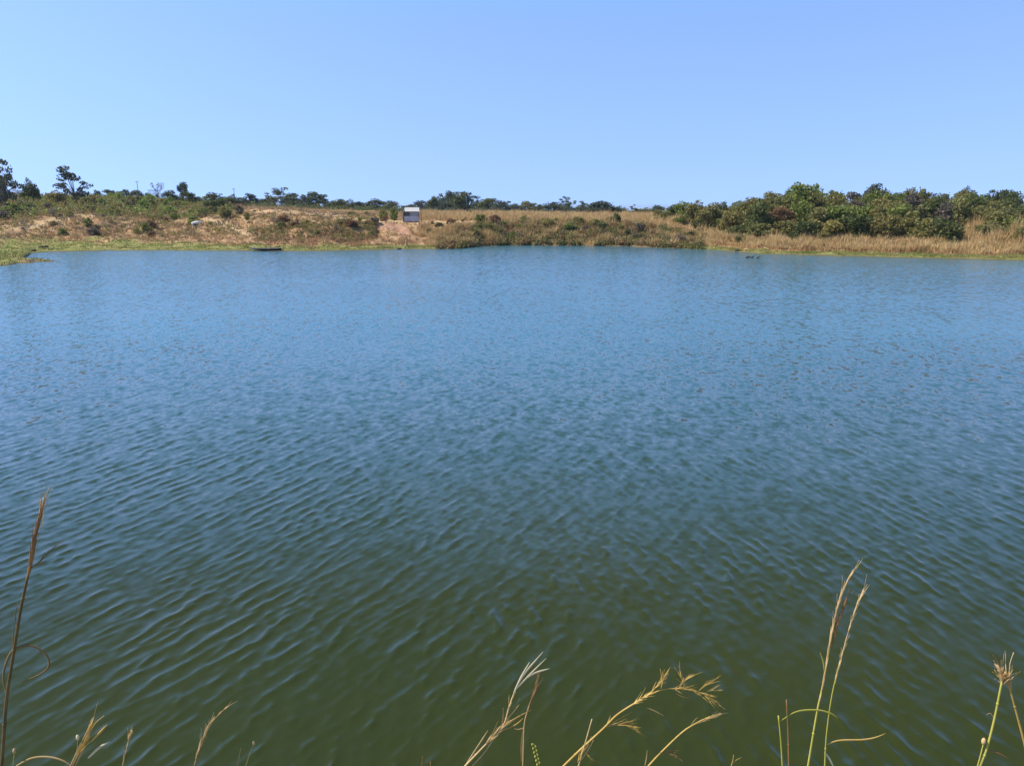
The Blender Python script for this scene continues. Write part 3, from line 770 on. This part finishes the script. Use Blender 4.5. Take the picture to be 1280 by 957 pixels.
b_.box((.05, -D2, .50), (2 * W2 - .1, .05, .96))
for k in range(14): b_.box((-W2 + .2 + k * .2, -D2 - .03, .50), (.03, .02, .94))
b_.build('lower_panel', M_panel, hut)
b_ = MB(); b_.box((.55, -D2 + .03, 1.36), (1.65, .04, .72)); b_.build('upper_panel', M_panel2, hut)
b_ = MB(); b_.box((-.82, -D2 + .20, 1.36), (1.05, .03, .72)); b_.build('opening_shade', M_inshade, hut)  # solid sheet coloured dark for the shade inside the hut
b_ = MB(); b_.box((0, D2, 1.05), (2 * W2, .05, 2.06)); b_.build('wall', M_panel2, hut)
for sx, mt in ((-1, M_panel2), (1, M_wood)):
    b_ = MB(); x0 = sx * W2
    vs = [(x0 - .025, -D2 + .06, .03), (x0 + .025, -D2 + .06, .03), (x0 + .025, D2 - .03, .03), (x0 - .025, D2 - .03, .03),
          (x0 - .025, -D2 + .06, HT - .05), (x0 + .025, -D2 + .06, HT - .05), (x0 + .025, D2 - .03, 2.22), (x0 - .025, D2 - .03, 2.22)]
    b_.add(vs, [(0,3,2,1),(4,5,6,7),(0,1,5,4),(1,2,6,5),(2,3,7,6),(3,0,4,7)]); b_.build('wall', mt, hut)
for sx in (-1, 1):
    b_ = MB(); b_.box((sx * (W2 + .07), -D2 - .02, .88), (.09, .09, 1.75)); b_.build('post', M_wood, hut)
b_ = MB(); b_.tube([(1.95, -.9, 0), (1.9, -.85, 1.1), (1.82, -.8, 1.7)], [.06, .05, .04], 6); b_.build('prop', M_wood, hut)
b_ = MB()
nr_ = 26; x0 = -1.0
for k in range(nr_):   # corrugated sheet falling towards the lake
    xa = -1.18 + k * 2.78 / nr_; xb = xa + 2.78 / nr_; za = .02 * (k % 2); zb2 = .02 * ((k + 1) % 2)
    vs = [(xa, -1.35, 1.80 + za), (xb, -1.35, 1.80 + zb2), (xb, 1.3, 2.52 + zb2), (xa, 1.3, 2.52 + za)]
    vs += [(p[0], p[1], p[2] - .02) for p in vs]
    b_.add(vs, [(0,1,2,3),(7,6,5,4),(0,4,5,1),(2,6,7,3)] + ([(0,3,7,4)] if k == 0 else []) + ([(1,5,6,2)] if k == nr_ - 1 else []))
b_.build('roof', M_roof, hut)

# ------------------------------------------------------------------ boat on the shore
M_hull = simple("dark_hull", (0.014, 0.013, 0.015), .6, .3, 4)
M_rim = simple("pale_worn_rim", (0.42, 0.38, 0.33), .8, .2, 4)
bx, by, _ = at(335, 106.4, z=.1)
boat = tag(empty('boat', (bx, by, max(gz(bx, by), .02) + .02), R(2), (1, 1, .72)), "long dark low boat with a pale rim pulled up on the green shore", 'boat')
L = 3.7
def hull_sec(t):   # t 0..1 -> half width, bottom z, top z
    s = 1 - abs(2 * t - 1) ** 5
    return .16 + .26 * s, .10 * (1 - s), .40 + .03 * abs(2 * t - 1) ** 2
hm = MB(); rings = []; NS = 22
for i in range(NS + 1):
    t = i / NS; w, zb_, zt = hull_sec(t); x = (t - .5) * L
    rings.append([(x, -w, zt), (x, -w * .95, (zt + zb_) * .5), (x, -w * .6, zb_ + .02), (x, 0, zb_), (x, w * .6, zb_ + .02), (x, w * .95, (zt + zb_) * .5), (x, w, zt),
                  (x, w - .05, zt), (x, w * .6 - .03, zb_ + .08), (x, -w * .6 + .03, zb_ + .08), (x, -w + .05, zt)])
nn_ = 11
vs = [v for rg in rings for v in rg]; fs = [(i * nn_ + k, i * nn_ + (k + 1) % nn_, (i + 1) * nn_ + (k + 1) % nn_, (i + 1) * nn_ + k) for i in range(NS) for k in range(nn_)]
fs += [tuple(range(nn_ - 1, -1, -1)), tuple(NS * nn_ + k for k in range(nn_))]
hm.add(vs, fs); hm.build('hull', M_hull, boat, True)
for s in (-1, 1):
    g = MB(); g.tube([((i / NS - .5) * L, s * (hull_sec(i / NS)[0] - .02), hull_sec(i / NS)[2] + .03) for i in range(NS + 1)], .02, 6); g.build('rim', M_rim, boat)
for x in (-.9, .1, 1.1):
    g = MB(); g.box((x, 0, .36), (.22, .68, .04)); g.build('seat', M_rim, boat)
g = MB(); g.box((-L / 2 - .16, 0, .30), (.32, .40, .34)); g.box((-L / 2 - .20, 0, .50), (.36, .46, .06)); g.build('stern_block', M_rim, boat)

# ------------------------------------------------------------------ cow
M_cow = simple("white_hide", (0.62, 0.60, 0.55), .85, .12, 3)
M_cowd = simple("dark_muzzle_and_horn", (0.06, 0.05, 0.045), .8, .2)
def skin(name, pts, edges, mat, parent, lev=2, root=0):
    me = bpy.data.meshes.new(name); me.from_pydata([p[:3] for p in pts], edges, []); me.update()
    o = bpy.data.objects.new(name, me); col.objects.link(o)
    o.modifiers.new("skin", 'SKIN'); 
    for i, p in enumerate(pts):
        sv_ = me.skin_vertices[0].data[i]; rr_ = p[3]; sv_.radius = rr_ if isinstance(rr_, tuple) else (rr_, rr_)
        sv_.use_root = (i == root)
    ss = o.modifiers.new("sub", 'SUBSURF'); ss.levels = lev; ss.render_levels = lev
    dg = bpy.context.evaluated_depsgraph_get(); me2 = bpy.data.meshes.new_from_object(o.evaluated_get(dg))
    o.modifiers.clear(); o.data = me2; me2.name = name
    me2.materials.clear(); me2.materials.append(mat)
    me2.polygons.foreach_set("use_smooth", [True] * len(me2.polygons))
    if parent: o.parent = parent
    return o
cx_, cy_, cz_ = ground_at(246, 129)
cow = tag(empty('cow', (cx_, cy_, cz_ - .1), R(8), (.85,) * 3), "pale white-backed cow standing side-on in the scrub above the left shore", 'cow')
P = [(-.75, 0, 1.08, .22), (-.35, 0, 1.03, .29), (.1, 0, 1.02, .30), (.5, 0, 1.08, .26), (.62, 0, 1.30, .13), (.85, 0, 1.14, .15), (1.05, 0, 1.18, .12), (1.22, 0, 1.08, .10), (1.38, 0, .96, .07),
     (-.72, .16, .74, .12), (-.80, .16, .46, .065), (-.74, .16, .06, .05), (-.72, -.16, .74, .12), (-.66, -.16, .46, .065), (-.62, -.16, .06, .05),
     (.52, .15, .74, .09), (.53, .15, .42, .055), (.52, .15, .06, .05), (.50, -.15, .74, .09), (.42, -.15, .42, .055), (.44, -.15, .06, .05),
     (-.94, 0, 1.02, .04), (-.98, 0, .6, .025)]
E = [(0,1),(1,2),(2,3),(3,4),(3,5),(5,6),(6,7),(7,8),(0,9),(9,10),(10,11),(0,12),(12,13),(13,14),(3,15),(15,16),(16,17),(3,18),(18,19),(19,20),(0,21),(21,22)]
skin('body', P, E, M_cow, cow, 2, 2)
for s in (-1, 1):
    g = MB(); g.tube([(1.10, s * .08, 1.26), (1.10, s * .16, 1.36), (1.14, s * .15, 1.48)], [.025, .02, .008], 6); g.build('horn', M_cowd, cow, True)
    g = MB(); g.ball((1.04, s * .17, 1.20), (.03, .11, .05), 5, 8); g.build('ear', M_cowd, cow, True)
g = MB(); g.ball((1.39, 0, .94), (.07, .065, .06), 6, 8); g.build('muzzle', M_cowd, cow, True)

# ------------------------------------------------------------------ water birds
M_bird = simple("dark_plumage", (0.035, 0.04, 0.05), .7, .3, 20)
for i, (px, py, rz, lb) in enumerate([(933.6, 322.2, 10, "leftmost of the dark water birds floating off the right shore"), (936.6, 322.0, 170, "second from the left of the dark birds floating off the right shore"),
                        (940.6, 322.2, 20, "third from the left of the dark birds floating off the right shore"), (947.4, 322.4, -15, "rightmost dark water bird, apart from the other three")]):
    D_ = float(shore_dist([py])[0]); x = at(px, D_, z=0)[0]
    t = tag(empty('water_bird', (x, D_, 0), R(rz)), lb, 'bird', "dark birds floating off the right shore")
    skin('body', [(-.20, 0, .10, .03), (-.12, 0, .06, .075), (0, 0, .05, .10), (.11, 0, .07, .075), (.15, 0, .15, .035), (.16, 0, .22, .035), (.20, 0, .235, .03)],
         [(0,1),(1,2),(2,3),(3,4),(4,5),(5,6)], M_bird, t, 1, 2)
    g = MB(); g.tube([(.22, 0, .235), (.29, 0, .222)], [.014, .008], 5, .6); g.build('bill', M_cowd, t)

# ------------------------------------------------------------------ poles, post, litter, clods
M_pole = simple("grey_pole", (0.16, 0.15, 0.14), .8, .1)
for px, yt, lb in ((174, 226, "thin grey utility pole on the skyline left of the thin leafless tree"), (294, 235, "thin grey utility pole above the dark clump of domed trees")):
    x, y, z = ground_at(px, 330); zt = at(px, 330, yt)[2]
    t = tag(empty('utility_pole', (x, y, z)), lb, 'pole', "utility poles on the skyline")
    g = MB(); g.tube([(0, 0, 0), (0, 0, zt - z)], [.16, .10], 8); g.build('shaft', M_pole, t)
    g = MB(); g.box((0, -.14, zt - z - .5), (1.5, .12, .12)); g.build('crossarm', M_pole, t)
    for s in (-.65, .65):
        g = MB(); g.tube([(s, -.14, zt - z - .44), (s, -.14, zt - z - .28)], [.05, .04], 6); g.build('insulator', M_pole, t)
x, y, z = ground_at(508.7, shoreD(508.7) + 4)
st = tag(empty('stump', (x, y, z)), "short dark tree stump standing on the green shore below the hut", 'stump')
g = MB(); g.tube([(0, 0, -.1), (.02, 0, .2), (-.02, 0, .45), (.03, 0, .72)], [.17, .12, .10, .07], 7); g.build('trunk', BARK, st)
g = MB(); g.tube([(.1, 0, .06), (.4, .05, .10), (.62, .05, .04)], [.06, .05, .03], 6); g.build('root', BARK, st)
x, y, z = ground_at(6, 110)
g = MB(); rs = random.Random(3)
gv = [(i * .11 - .22, j * .11 - .16, .05 + rs.uniform(0, .12)) for j in range(4) for i in range(5)]
g.add(gv, [(j * 5 + i, j * 5 + i + 1, (j + 1) * 5 + i + 1, (j + 1) * 5 + i) for j in range(3) for i in range(4)])
sk = g.build('litter_scrap', M_roof); sk.location = (x, y, z + .03); sk.modifiers.new("thick", 'SOLIDIFY').thickness = .02
tag(sk, "white scrap of litter lying on the grass at the far left shore", 'litter')
M_clod = simple("dark_clod", (0.06, 0.05, 0.035), .95, .3, 6)
for px, o, s, lb in ((42, 1.5, .28, "dark clod at the water's edge behind the green spit"), (51, 4.0, .30, "left dark lump of the pair on the green shore at far left"),
                  (57, 4.2, .30, "right dark lump of the pair on the green shore at far left"), (499, .6, .25, "small dark rock at the waterline below the hut"),
                  (922, .25, .30, "dark flat rock at the waterline behind the water birds")):
    x, y, z = ground_at(px, shoreD(px) + o); g = MB(); rs = random.Random(px)
    g.ball((0, 0, 0), (s * 1.3, s, s * .6), 7, 10)
    g.v = [tuple(c_ * (1 + rs.uniform(-.18, .18)) for c_ in v) for v in g.v]
    ob = g.build('rock', M_clod, None, True); ob.location = (x, y, z + s * .25); tag(ob, lb, 'rock')

# ------------------------------------------------------------------ foreground reeds on the near bank
def reedmat(name, c1, c2):
    m = foliage(name, c1, c2, .2, 22.0); return m
RS = {'straw': reedmat("reed_straw", (0.442, 0.286, 0.117), (0.780, 0.572, 0.286)), 'green': reedmat("reed_green", (0.338, 0.351, 0.052), (0.598, 0.520, 0.117)),
      'brown': reedmat("reed_brown", (0.221, 0.111, 0.046), (0.442, 0.247, 0.104)), 'dark': reedmat("reed_dark", (0.117, 0.091, 0.046), (0.260, 0.182, 0.078)),
      'pale': reedmat("reed_pale", (0.650, 0.520, 0.338), (0.800, 0.780, 0.572)), 'gold': reedmat("reed_gold", (0.520, 0.325, 0.078), (0.754, 0.520, 0.169))}
fr = random.Random(99)
def pix(pts, D, jit=0.0):
    out = []
    for i, p in enumerate(pts):
        d = D + (p[2] if len(p) > 2 else 0) + (fr.uniform(-jit, jit) if jit else 0)
        out.append(Vector(at(p[0], d, p[1])))
    return out
class Plant:
    def __init__(s, label, D, base, group=None):
        s.D = D; p = Vector(at(base[0], D, base[1]))
        # root lies on the bank straight below the visible foot, a little back towards the viewer
        s.root = Vector((p.x - (0.02), D - .05, gz(p.x, D - .05)))
        s.e = tag(empty('reed', s.root), label, 'reed', group)
    def _b(s, mb, name, mat):
        o = mb.build(name, RS[mat], s.e, True)
        me = o.data
        for v in me.vertices: v.co = v.co - s.root
        return o
    def stem(s, pts, mat='straw', r=(.0028, .0010), rooted=True, name='stem'):
        w = catmull(pix(pts, s.D), 5)
        if rooted:
            a = w[0]; d = (w[0] - w[min(3, len(w) - 1)]).normalized()
            k1 = s.root.lerp(a, .5) + d * .05
            w = catmull([s.root - Vector((0, 0, .03)), k1, a], 5)[:-1] + w
        n = len(w); mb = MB(); mb.tube(w, [r[0] + (r[1] - r[0]) * (i / (n - 1)) for i in range(n)], 7)
        for q in range(4, n, 9):       # nodes of the culm
            if r[0] > .0022 and q < n - 2:
                rr_ = (r[0] + (r[1] - r[0]) * (q / (n - 1))) * 1.35; d = (w[q] - w[q - 1]).normalized()
                mb.tube([w[q] - d * .003, w[q], w[q] + d * .003], [rr_ * .8, rr_, rr_ * .8], 7)
        s._b(mb, name, mat); return w
    def leaf(s, pts, mat='straw', w=.0035, name='leaf'):
        p = catmull(pix(pts, s.D), 6); n = len(p); mb = MB()
        mb.tube(p, [max(.0005, w * math.sin(math.pi * (.12 + .86 * i / (n - 1))) ** .7) for i in range(n)], 6, .28)
        s._b(mb, name, mat)
    def head(s, pts, mat='straw', n=26, ln=.030, th=.0017, spread=.35, name='seed_head', awn=True):
        """spikelets hugging the axis, each a pointed husk with a fine awn"""
        ax = catmull(pix(pts, s.D), 8); mb = MB(); mb.tube(ax, .0009, 5)
        for i in range(n):
            t = fr.uniform(.0, 1) * (len(ax) - 2); k = int(t); p = ax[k].lerp(ax[k + 1], t - k)
            d = (ax[k + 1] - ax[k]).normalized(); o = Vector((fr.uniform(-1, 1), fr.uniform(-1, 1), fr.uniform(-.5, .5)))
            o = (o - d * o.dot(d)).normalized(); q = (d + o * fr.uniform(.3, 1) * spread).normalized(); l = ln * fr.uniform(.6, 1.2)
            mb.tube([p, p + q * l * .25, p + q * l * .6, p + q * l], [th * .4, th, th * .8, .0003], 5)
            if awn and fr.random() < .6:
                q2 = (q + o * .15).normalized(); mb.tube([p + q * l * .95, p + q * l + q2 * l * fr.uniform(.4, 1.1)], [.0005, .0002], 4)
        s._b(mb, name, mat)
    def bud(s, p, mat='pale', r=.006):
        c = pix([p], s.D)[0]; mb = MB(); mb.ball(c, (r * .7, r * .7, r * 1.3), 6, 8); s._b(mb, 'bud', mat)

p = Plant("tall reed at the left edge with a slim rust-brown seed head and a curled leaf", 1.75, (2, 957))
p.stem([(2, 957), (8, 874), (15, 828), (21, 790), (27, 755), (35, 718)], 'dark', (.0048, .0034))
p.head([(35, 722), (39, 698), (44, 670), (50, 645)], 'brown', 60, .055, .0032, .10)
p.head([(46, 665), (51, 640), (55, 625)], 'straw', 14, .045, .0012, .22)
p.leaf([(53, 659), (54, 640), (54, 622)], 'pale', .002)
p.leaf([(8, 866), (4, 850), (7, 830), (17, 812), (38, 806), (57, 817), (61, 832), (50, 842), (27, 852)], 'dark', .0034)
p.leaf([(36, 712), (44, 706), (52, 699), (56, 690)], 'dark', .002); p.leaf([(52, 700), (66, 685), (79, 674)], 'dark', .0014)
p.leaf([(14, 838), (16, 805), (17, 772)], 'dark', .0016); p.leaf([(22, 790), (19, 770), (22, 752)], 'dark', .0012)
p = Plant("low fan of straw grass beside the tall left reed, with two pale loose husks", 1.7, (90, 957))
p.stem([(88, 957), (98, 935), (108, 915), (115.5, 897)], 'straw', (.0022, .0008))
p.stem([(90, 957), (104, 930), (118, 905), (130, 894)], 'gold', (.0022, .0008)); p.stem([(92, 957), (96, 940), (97, 922)], 'straw', (.0018, .0008))
p.head([(94, 950), (104, 930), (112, 912)], 'gold', 26, .04, .0016, .25); p.leaf([(114, 926), (124, 916), (134, 905)], 'gold', .003, 'husk')
p.leaf([(110, 947), (124, 934), (138, 926)], 'pale', .0034, 'husk'); p.bud((97, 921)); p.leaf([(94, 957), (102, 940), (112, 925)], 'straw', .002)
p = Plant("arched dry blade with a round bud, at the foot of the tall left reed", 1.7, (18, 956))
p.leaf([(18, 958), (40, 947), (64, 946), (84, 953), (96, 966)], 'straw', .003); p.stem([(16, 958), (17, 948), (18, 939)], 'green', (.001, .0007)); p.bud((18, 938), 'straw')
p = Plant("short single grass stalk right of the low straw fan", 1.75, (153, 957))
p.stem([(153, 957), (159, 932), (165, 914)], 'straw', (.0016, .0007)); p.head([(154, 950), (159, 932), (161, 922)], 'straw', 8, .022, .0012, .2); p.bud((165, 914), 'straw', .0045)
p = Plant("slender rust-coloured grass head leaning right, alone in the left foreground", 1.75, (243, 957))
p.stem([(243, 957), (249, 937), (254, 920), (263, 904), (285, 883)], 'brown', (.0022, .0007)); p.head([(243, 955), (250, 934), (255, 920), (262, 906)], 'straw', 22, .034, .0016, .16)
p.head([(262, 905), (272, 894), (284, 883)], 'straw', 8, .026, .0010, .12); p.leaf([(254, 920), (262, 908), (276, 888)], 'straw', .001)
p = Plant("pair of very short thin stalks with one pale bud, low in the left foreground", 1.8, (300, 957))
p.stem([(297, 957), (299, 945), (301, 934)], 'straw', (.0012, .0006)); p.stem([(307, 957), (312, 942), (317, 929)], 'straw', (.0012, .0006)); p.bud((317, 928), 'straw', .005)
p = Plant("pair of tiny brown stalk tips at the bottom edge near the middle", 1.8, (532, 957))
p.stem([(527, 960), (528, 952), (528, 945)], 'brown', (.0018, .001)); p.stem([(538, 960), (538, 951)], 'brown', (.0018, .001))
p = Plant("dry straw reed leaning right with a forked pale head, left of centre clump", 1.75, (581, 957))
p.stem([(581, 957), (604, 933), (628, 908), (636, 884), (642, 867)], 'straw', (.0032, .0014)); p.stem([(590, 957), (607, 938), (630, 905)], 'straw', (.0025, .001))
p.leaf([(581, 957), (600, 928), (610, 912)], 'straw', .002); p.head([(604, 933), (616, 920), (630, 906)], 'straw', 24, .045, .002, .28)
p.leaf([(642, 867), (653, 845), (679, 814)], 'pale', .003); p.leaf([(642, 866), (652, 845), (662, 827)], 'pale', .0028)
p.leaf([(644, 862), (660, 845), (683, 822)], 'pale', .0026); p.leaf([(654, 850), (668, 841), (687, 835)], 'pale', .003)
p.leaf([(628, 909), (642, 899), (657, 890)], 'gold', .0025); p.leaf([(632, 900), (642, 889), (649, 880)], 'straw', .002)
p.leaf([(626, 910), (629, 898), (629, 884)], 'brown', .0016); p.leaf([(630, 912), (645, 905), (654, 897)], 'gold', .002)
p.leaf([(622, 918), (612, 930), (608, 938)], 'pale', .0016); p.head([(632, 903), (636, 886), (642, 868)], 'straw', 8, .03, .001, .2)
p = Plant("upright thin brown-headed stalk crossing the forked pale reed", 1.7, (653.5, 957))
p.stem([(653.5, 957), (655, 909), (659, 889), (666, 869), (673, 853)], 'straw', (.0022, .0008)); p.head([(657, 900), (662, 880), (668, 865), (672, 848)], 'brown', 22, .035, .0015, .14)
p.leaf([(652, 955), (652, 930), (654, 908)], 'brown', .002); p.leaf([(655, 909), (648, 911), (643, 910)], 'straw', .0012)
p = Plant("small stalk strung with round yellow-green beads at the bottom edge", 1.7, (674, 957))
p.stem([(674, 957), (671, 942), (667, 929)], 'green', (.001, .0007))
for q in range(11): p.bud((673 - .62 * q + (2 if q % 2 else -1.5), 955 - 2.5 * q), 'green', .0034)
p = Plant("long golden reed arching right over the water with feathery side sprays", 1.85, (704, 957))
p.stem([(704, 957), (729, 933), (754, 910), (771, 893), (794, 878), (814, 867), (830, 861), (855, 860), (873, 864), (889, 872), (900, 879)], 'gold', (.0034, .0008))
for a, b2, n_, l_ in [((812, 868), (834, 845), 10, .03), ((826, 862), (831, 843), 9, .03), ((848, 861), (862, 846), 12, .028), ((858, 860), (852, 847), 8, .026), ((873, 864), (888, 853), 10, .026), ((880, 867), (893, 862), 9, .024)]:
    p.head([a, ((a[0] + b2[0]) / 2 - 1, (a[1] + b2[1]) / 2 - 1), b2], 'gold', n_, l_, .0011, .3, 'side_spray')
p.head([(840, 861), (860, 861), (880, 867), (898, 880)], 'gold', 40, .026, .001, .7, 'side_spray'); p.head([(757, 908), (775, 905), (792, 909)], 'gold', 26, .036, .0013, .45, 'side_spray')
p.head([(790, 881), (800, 874), (812, 867)], 'gold', 14, .024, .0012, .6, 'side_spray'); p.leaf([(808, 884), (818, 888), (831, 895)], 'straw', .0018); p.leaf([(757, 908), (761, 900), (763, 894)], 'gold', .0014)
p.leaf([(760, 906), (772, 899), (790, 889)], 'gold', .0012); p.leaf([(845, 866), (852, 870), (862, 872)], 'gold', .0012)
p = Plant("stiff straw stalk standing against the foot of the long golden reed", 1.8, (723, 957))
p.stem([(723, 957), (731, 930), (740, 898)], 'straw', (.0026, .0014)); p.leaf([(726, 950), (736, 935), (742, 924)], 'straw', .002); p.head([(722, 952), (730, 940), (738, 947)], 'gold', 12, .03, .0011, .5)
p = Plant("bare curved golden reed beneath the long arching one", 1.85, (810, 957))
p.stem([(810, 957), (826, 940), (851, 916), (867, 905), (883, 897), (902, 891)], 'gold', (.0028, .0012)); p.head([(868, 905), (884, 898), (900, 892)], 'straw', 12, .024, .0012, .12)
p.leaf([(828, 940), (838, 937), (849, 938)], 'brown', .0018); p.leaf([(806, 957), (808, 948), (809, 937)], 'straw', .0016); p.leaf([(863, 907), (868, 900), (872, 896)], 'gold', .001)
p.head([(829, 940), (840, 942), (846, 944)], 'brown', 6, .018, .0009, .5)
p = Plant("tiny forked stalk tip at the bottom edge right of the arching reed", 1.8, (914, 957))
p.stem([(913, 960), (916, 950), (917, 943)], 'gold', (.0014, .0008)); p.leaf([(916, 953), (921, 949), (927, 946)], 'gold', .0012)
p = Plant("tallest right-hand reed with a long straw seed head and a shorter brown one", 1.8, (1010, 957))
p.stem([(1010, 957), (1021, 891), (1031, 843), (1040, 788)], 'green', (.0036, .0016)); p.head([(1020, 895), (1027, 862), (1033, 830), (1038, 800)], 'straw', 26, .05, .0019, .08, awn=False)
p.head([(1038, 800), (1043, 775), (1051, 746), (1057, 731), (1063, 720)], 'straw', 34, .036, .0018, .12); p.head([(1040, 808), (1045, 785), (1051, 768), (1056, 755)], 'brown', 26, .034, .002, .14)
p.leaf([(1031, 842), (1029, 826), (1025, 815)], 'green', .002)
p = Plant("slimmer right-hand reed with a narrow pale seed head, just right of the tallest", 1.85, (1031, 957))
p.stem([(1031, 957), (1033, 919), (1040, 868), (1052, 818)], 'green', (.0026, .0014)); p.head([(1042, 860), (1048, 836), (1054, 812), (1065, 774), (1072, 755), (1077, 744)], 'straw', 56, .032, .0017, .09)
p.leaf([(1033, 930), (1049, 925), (1079, 924), (1095, 921), (1107, 916)], 'gold', .003); p.leaf([(1031, 940), (1037, 948), (1043, 960)], 'pale', .003)
p = Plant("short stalk pair left of the tallest reed with an arched blade across", 1.75, (980, 957))
p.stem([(978, 957), (976, 925), (973, 894)], 'green', (.0022, .0018)); p.stem([(986, 957), (985, 913), (983, 874)], 'brown', (.0026, .0014))
p.leaf([(975, 901), (996, 889), (1021, 887), (1038, 891), (1048, 897)], 'green', .0028)
p = Plant("green-stemmed reed near the right edge with a frayed tufted head", 1.7, (1225, 957))
p.stem([(1225, 957), (1234, 933), (1243, 898), (1253, 848)], 'green', (.0036, .0024)); p.head([(1254, 856), (1253, 846), (1251, 836)], 'straw', 44, .026, .0013, .9)
p.leaf([(1251, 836), (1246, 825), (1241, 818)], 'brown', .0014); p.leaf([(1243, 898), (1238, 891), (1233, 893)], 'straw', .001)
p.stem([(1222, 957), (1226, 942), (1229, 930)], 'green', (.0018, .0014)); p.bud((1229.5, 926), 'straw', .008); p.leaf([(1234, 937), (1248, 941), (1261, 948)], 'brown', .0022)
p = Plant("reed leaning left at the right edge, crossing the tufted one", 1.7, (1287, 957))
p.stem([(1287, 957), (1280, 926), (1272, 896), (1263, 863), (1256, 839)], 'gold', (.0044, .0016)); p.stem([(1261, 856), (1262, 835), (1263, 827), (1267, 815)], 'straw', (.0014, .0008), rooted=False, name='side_shoot')
p.head([(1264, 866), (1260, 852), (1257, 842)], 'straw', 16, .03, .0012, .8)

# ------------------------------------------------------------------ air
mh = bpy.data.materials.new("haze"); mh.use_nodes = True; nt = mh.node_tree
nt.nodes.remove(nt.nodes["Principled BSDF"]); pv = nt.nodes.new("ShaderNodeVolumePrincipled")
pv.inputs["Color"].default_value = (.72, .85, 1.0, 1); pv.inputs["Density"].default_value = 0.00013; pv.inputs["Anisotropy"].default_value = 0.2
nt.links.new(pv.outputs[0], nt.nodes["Material Output"].inputs["Volume"])
hb = MB(); hb.box((0, 0, -45), (18400, 18400, 112)); ho = hb.build("haze", mh); tag(ho, "thin blue air over the lake and plain", "haze", kind="stuff")
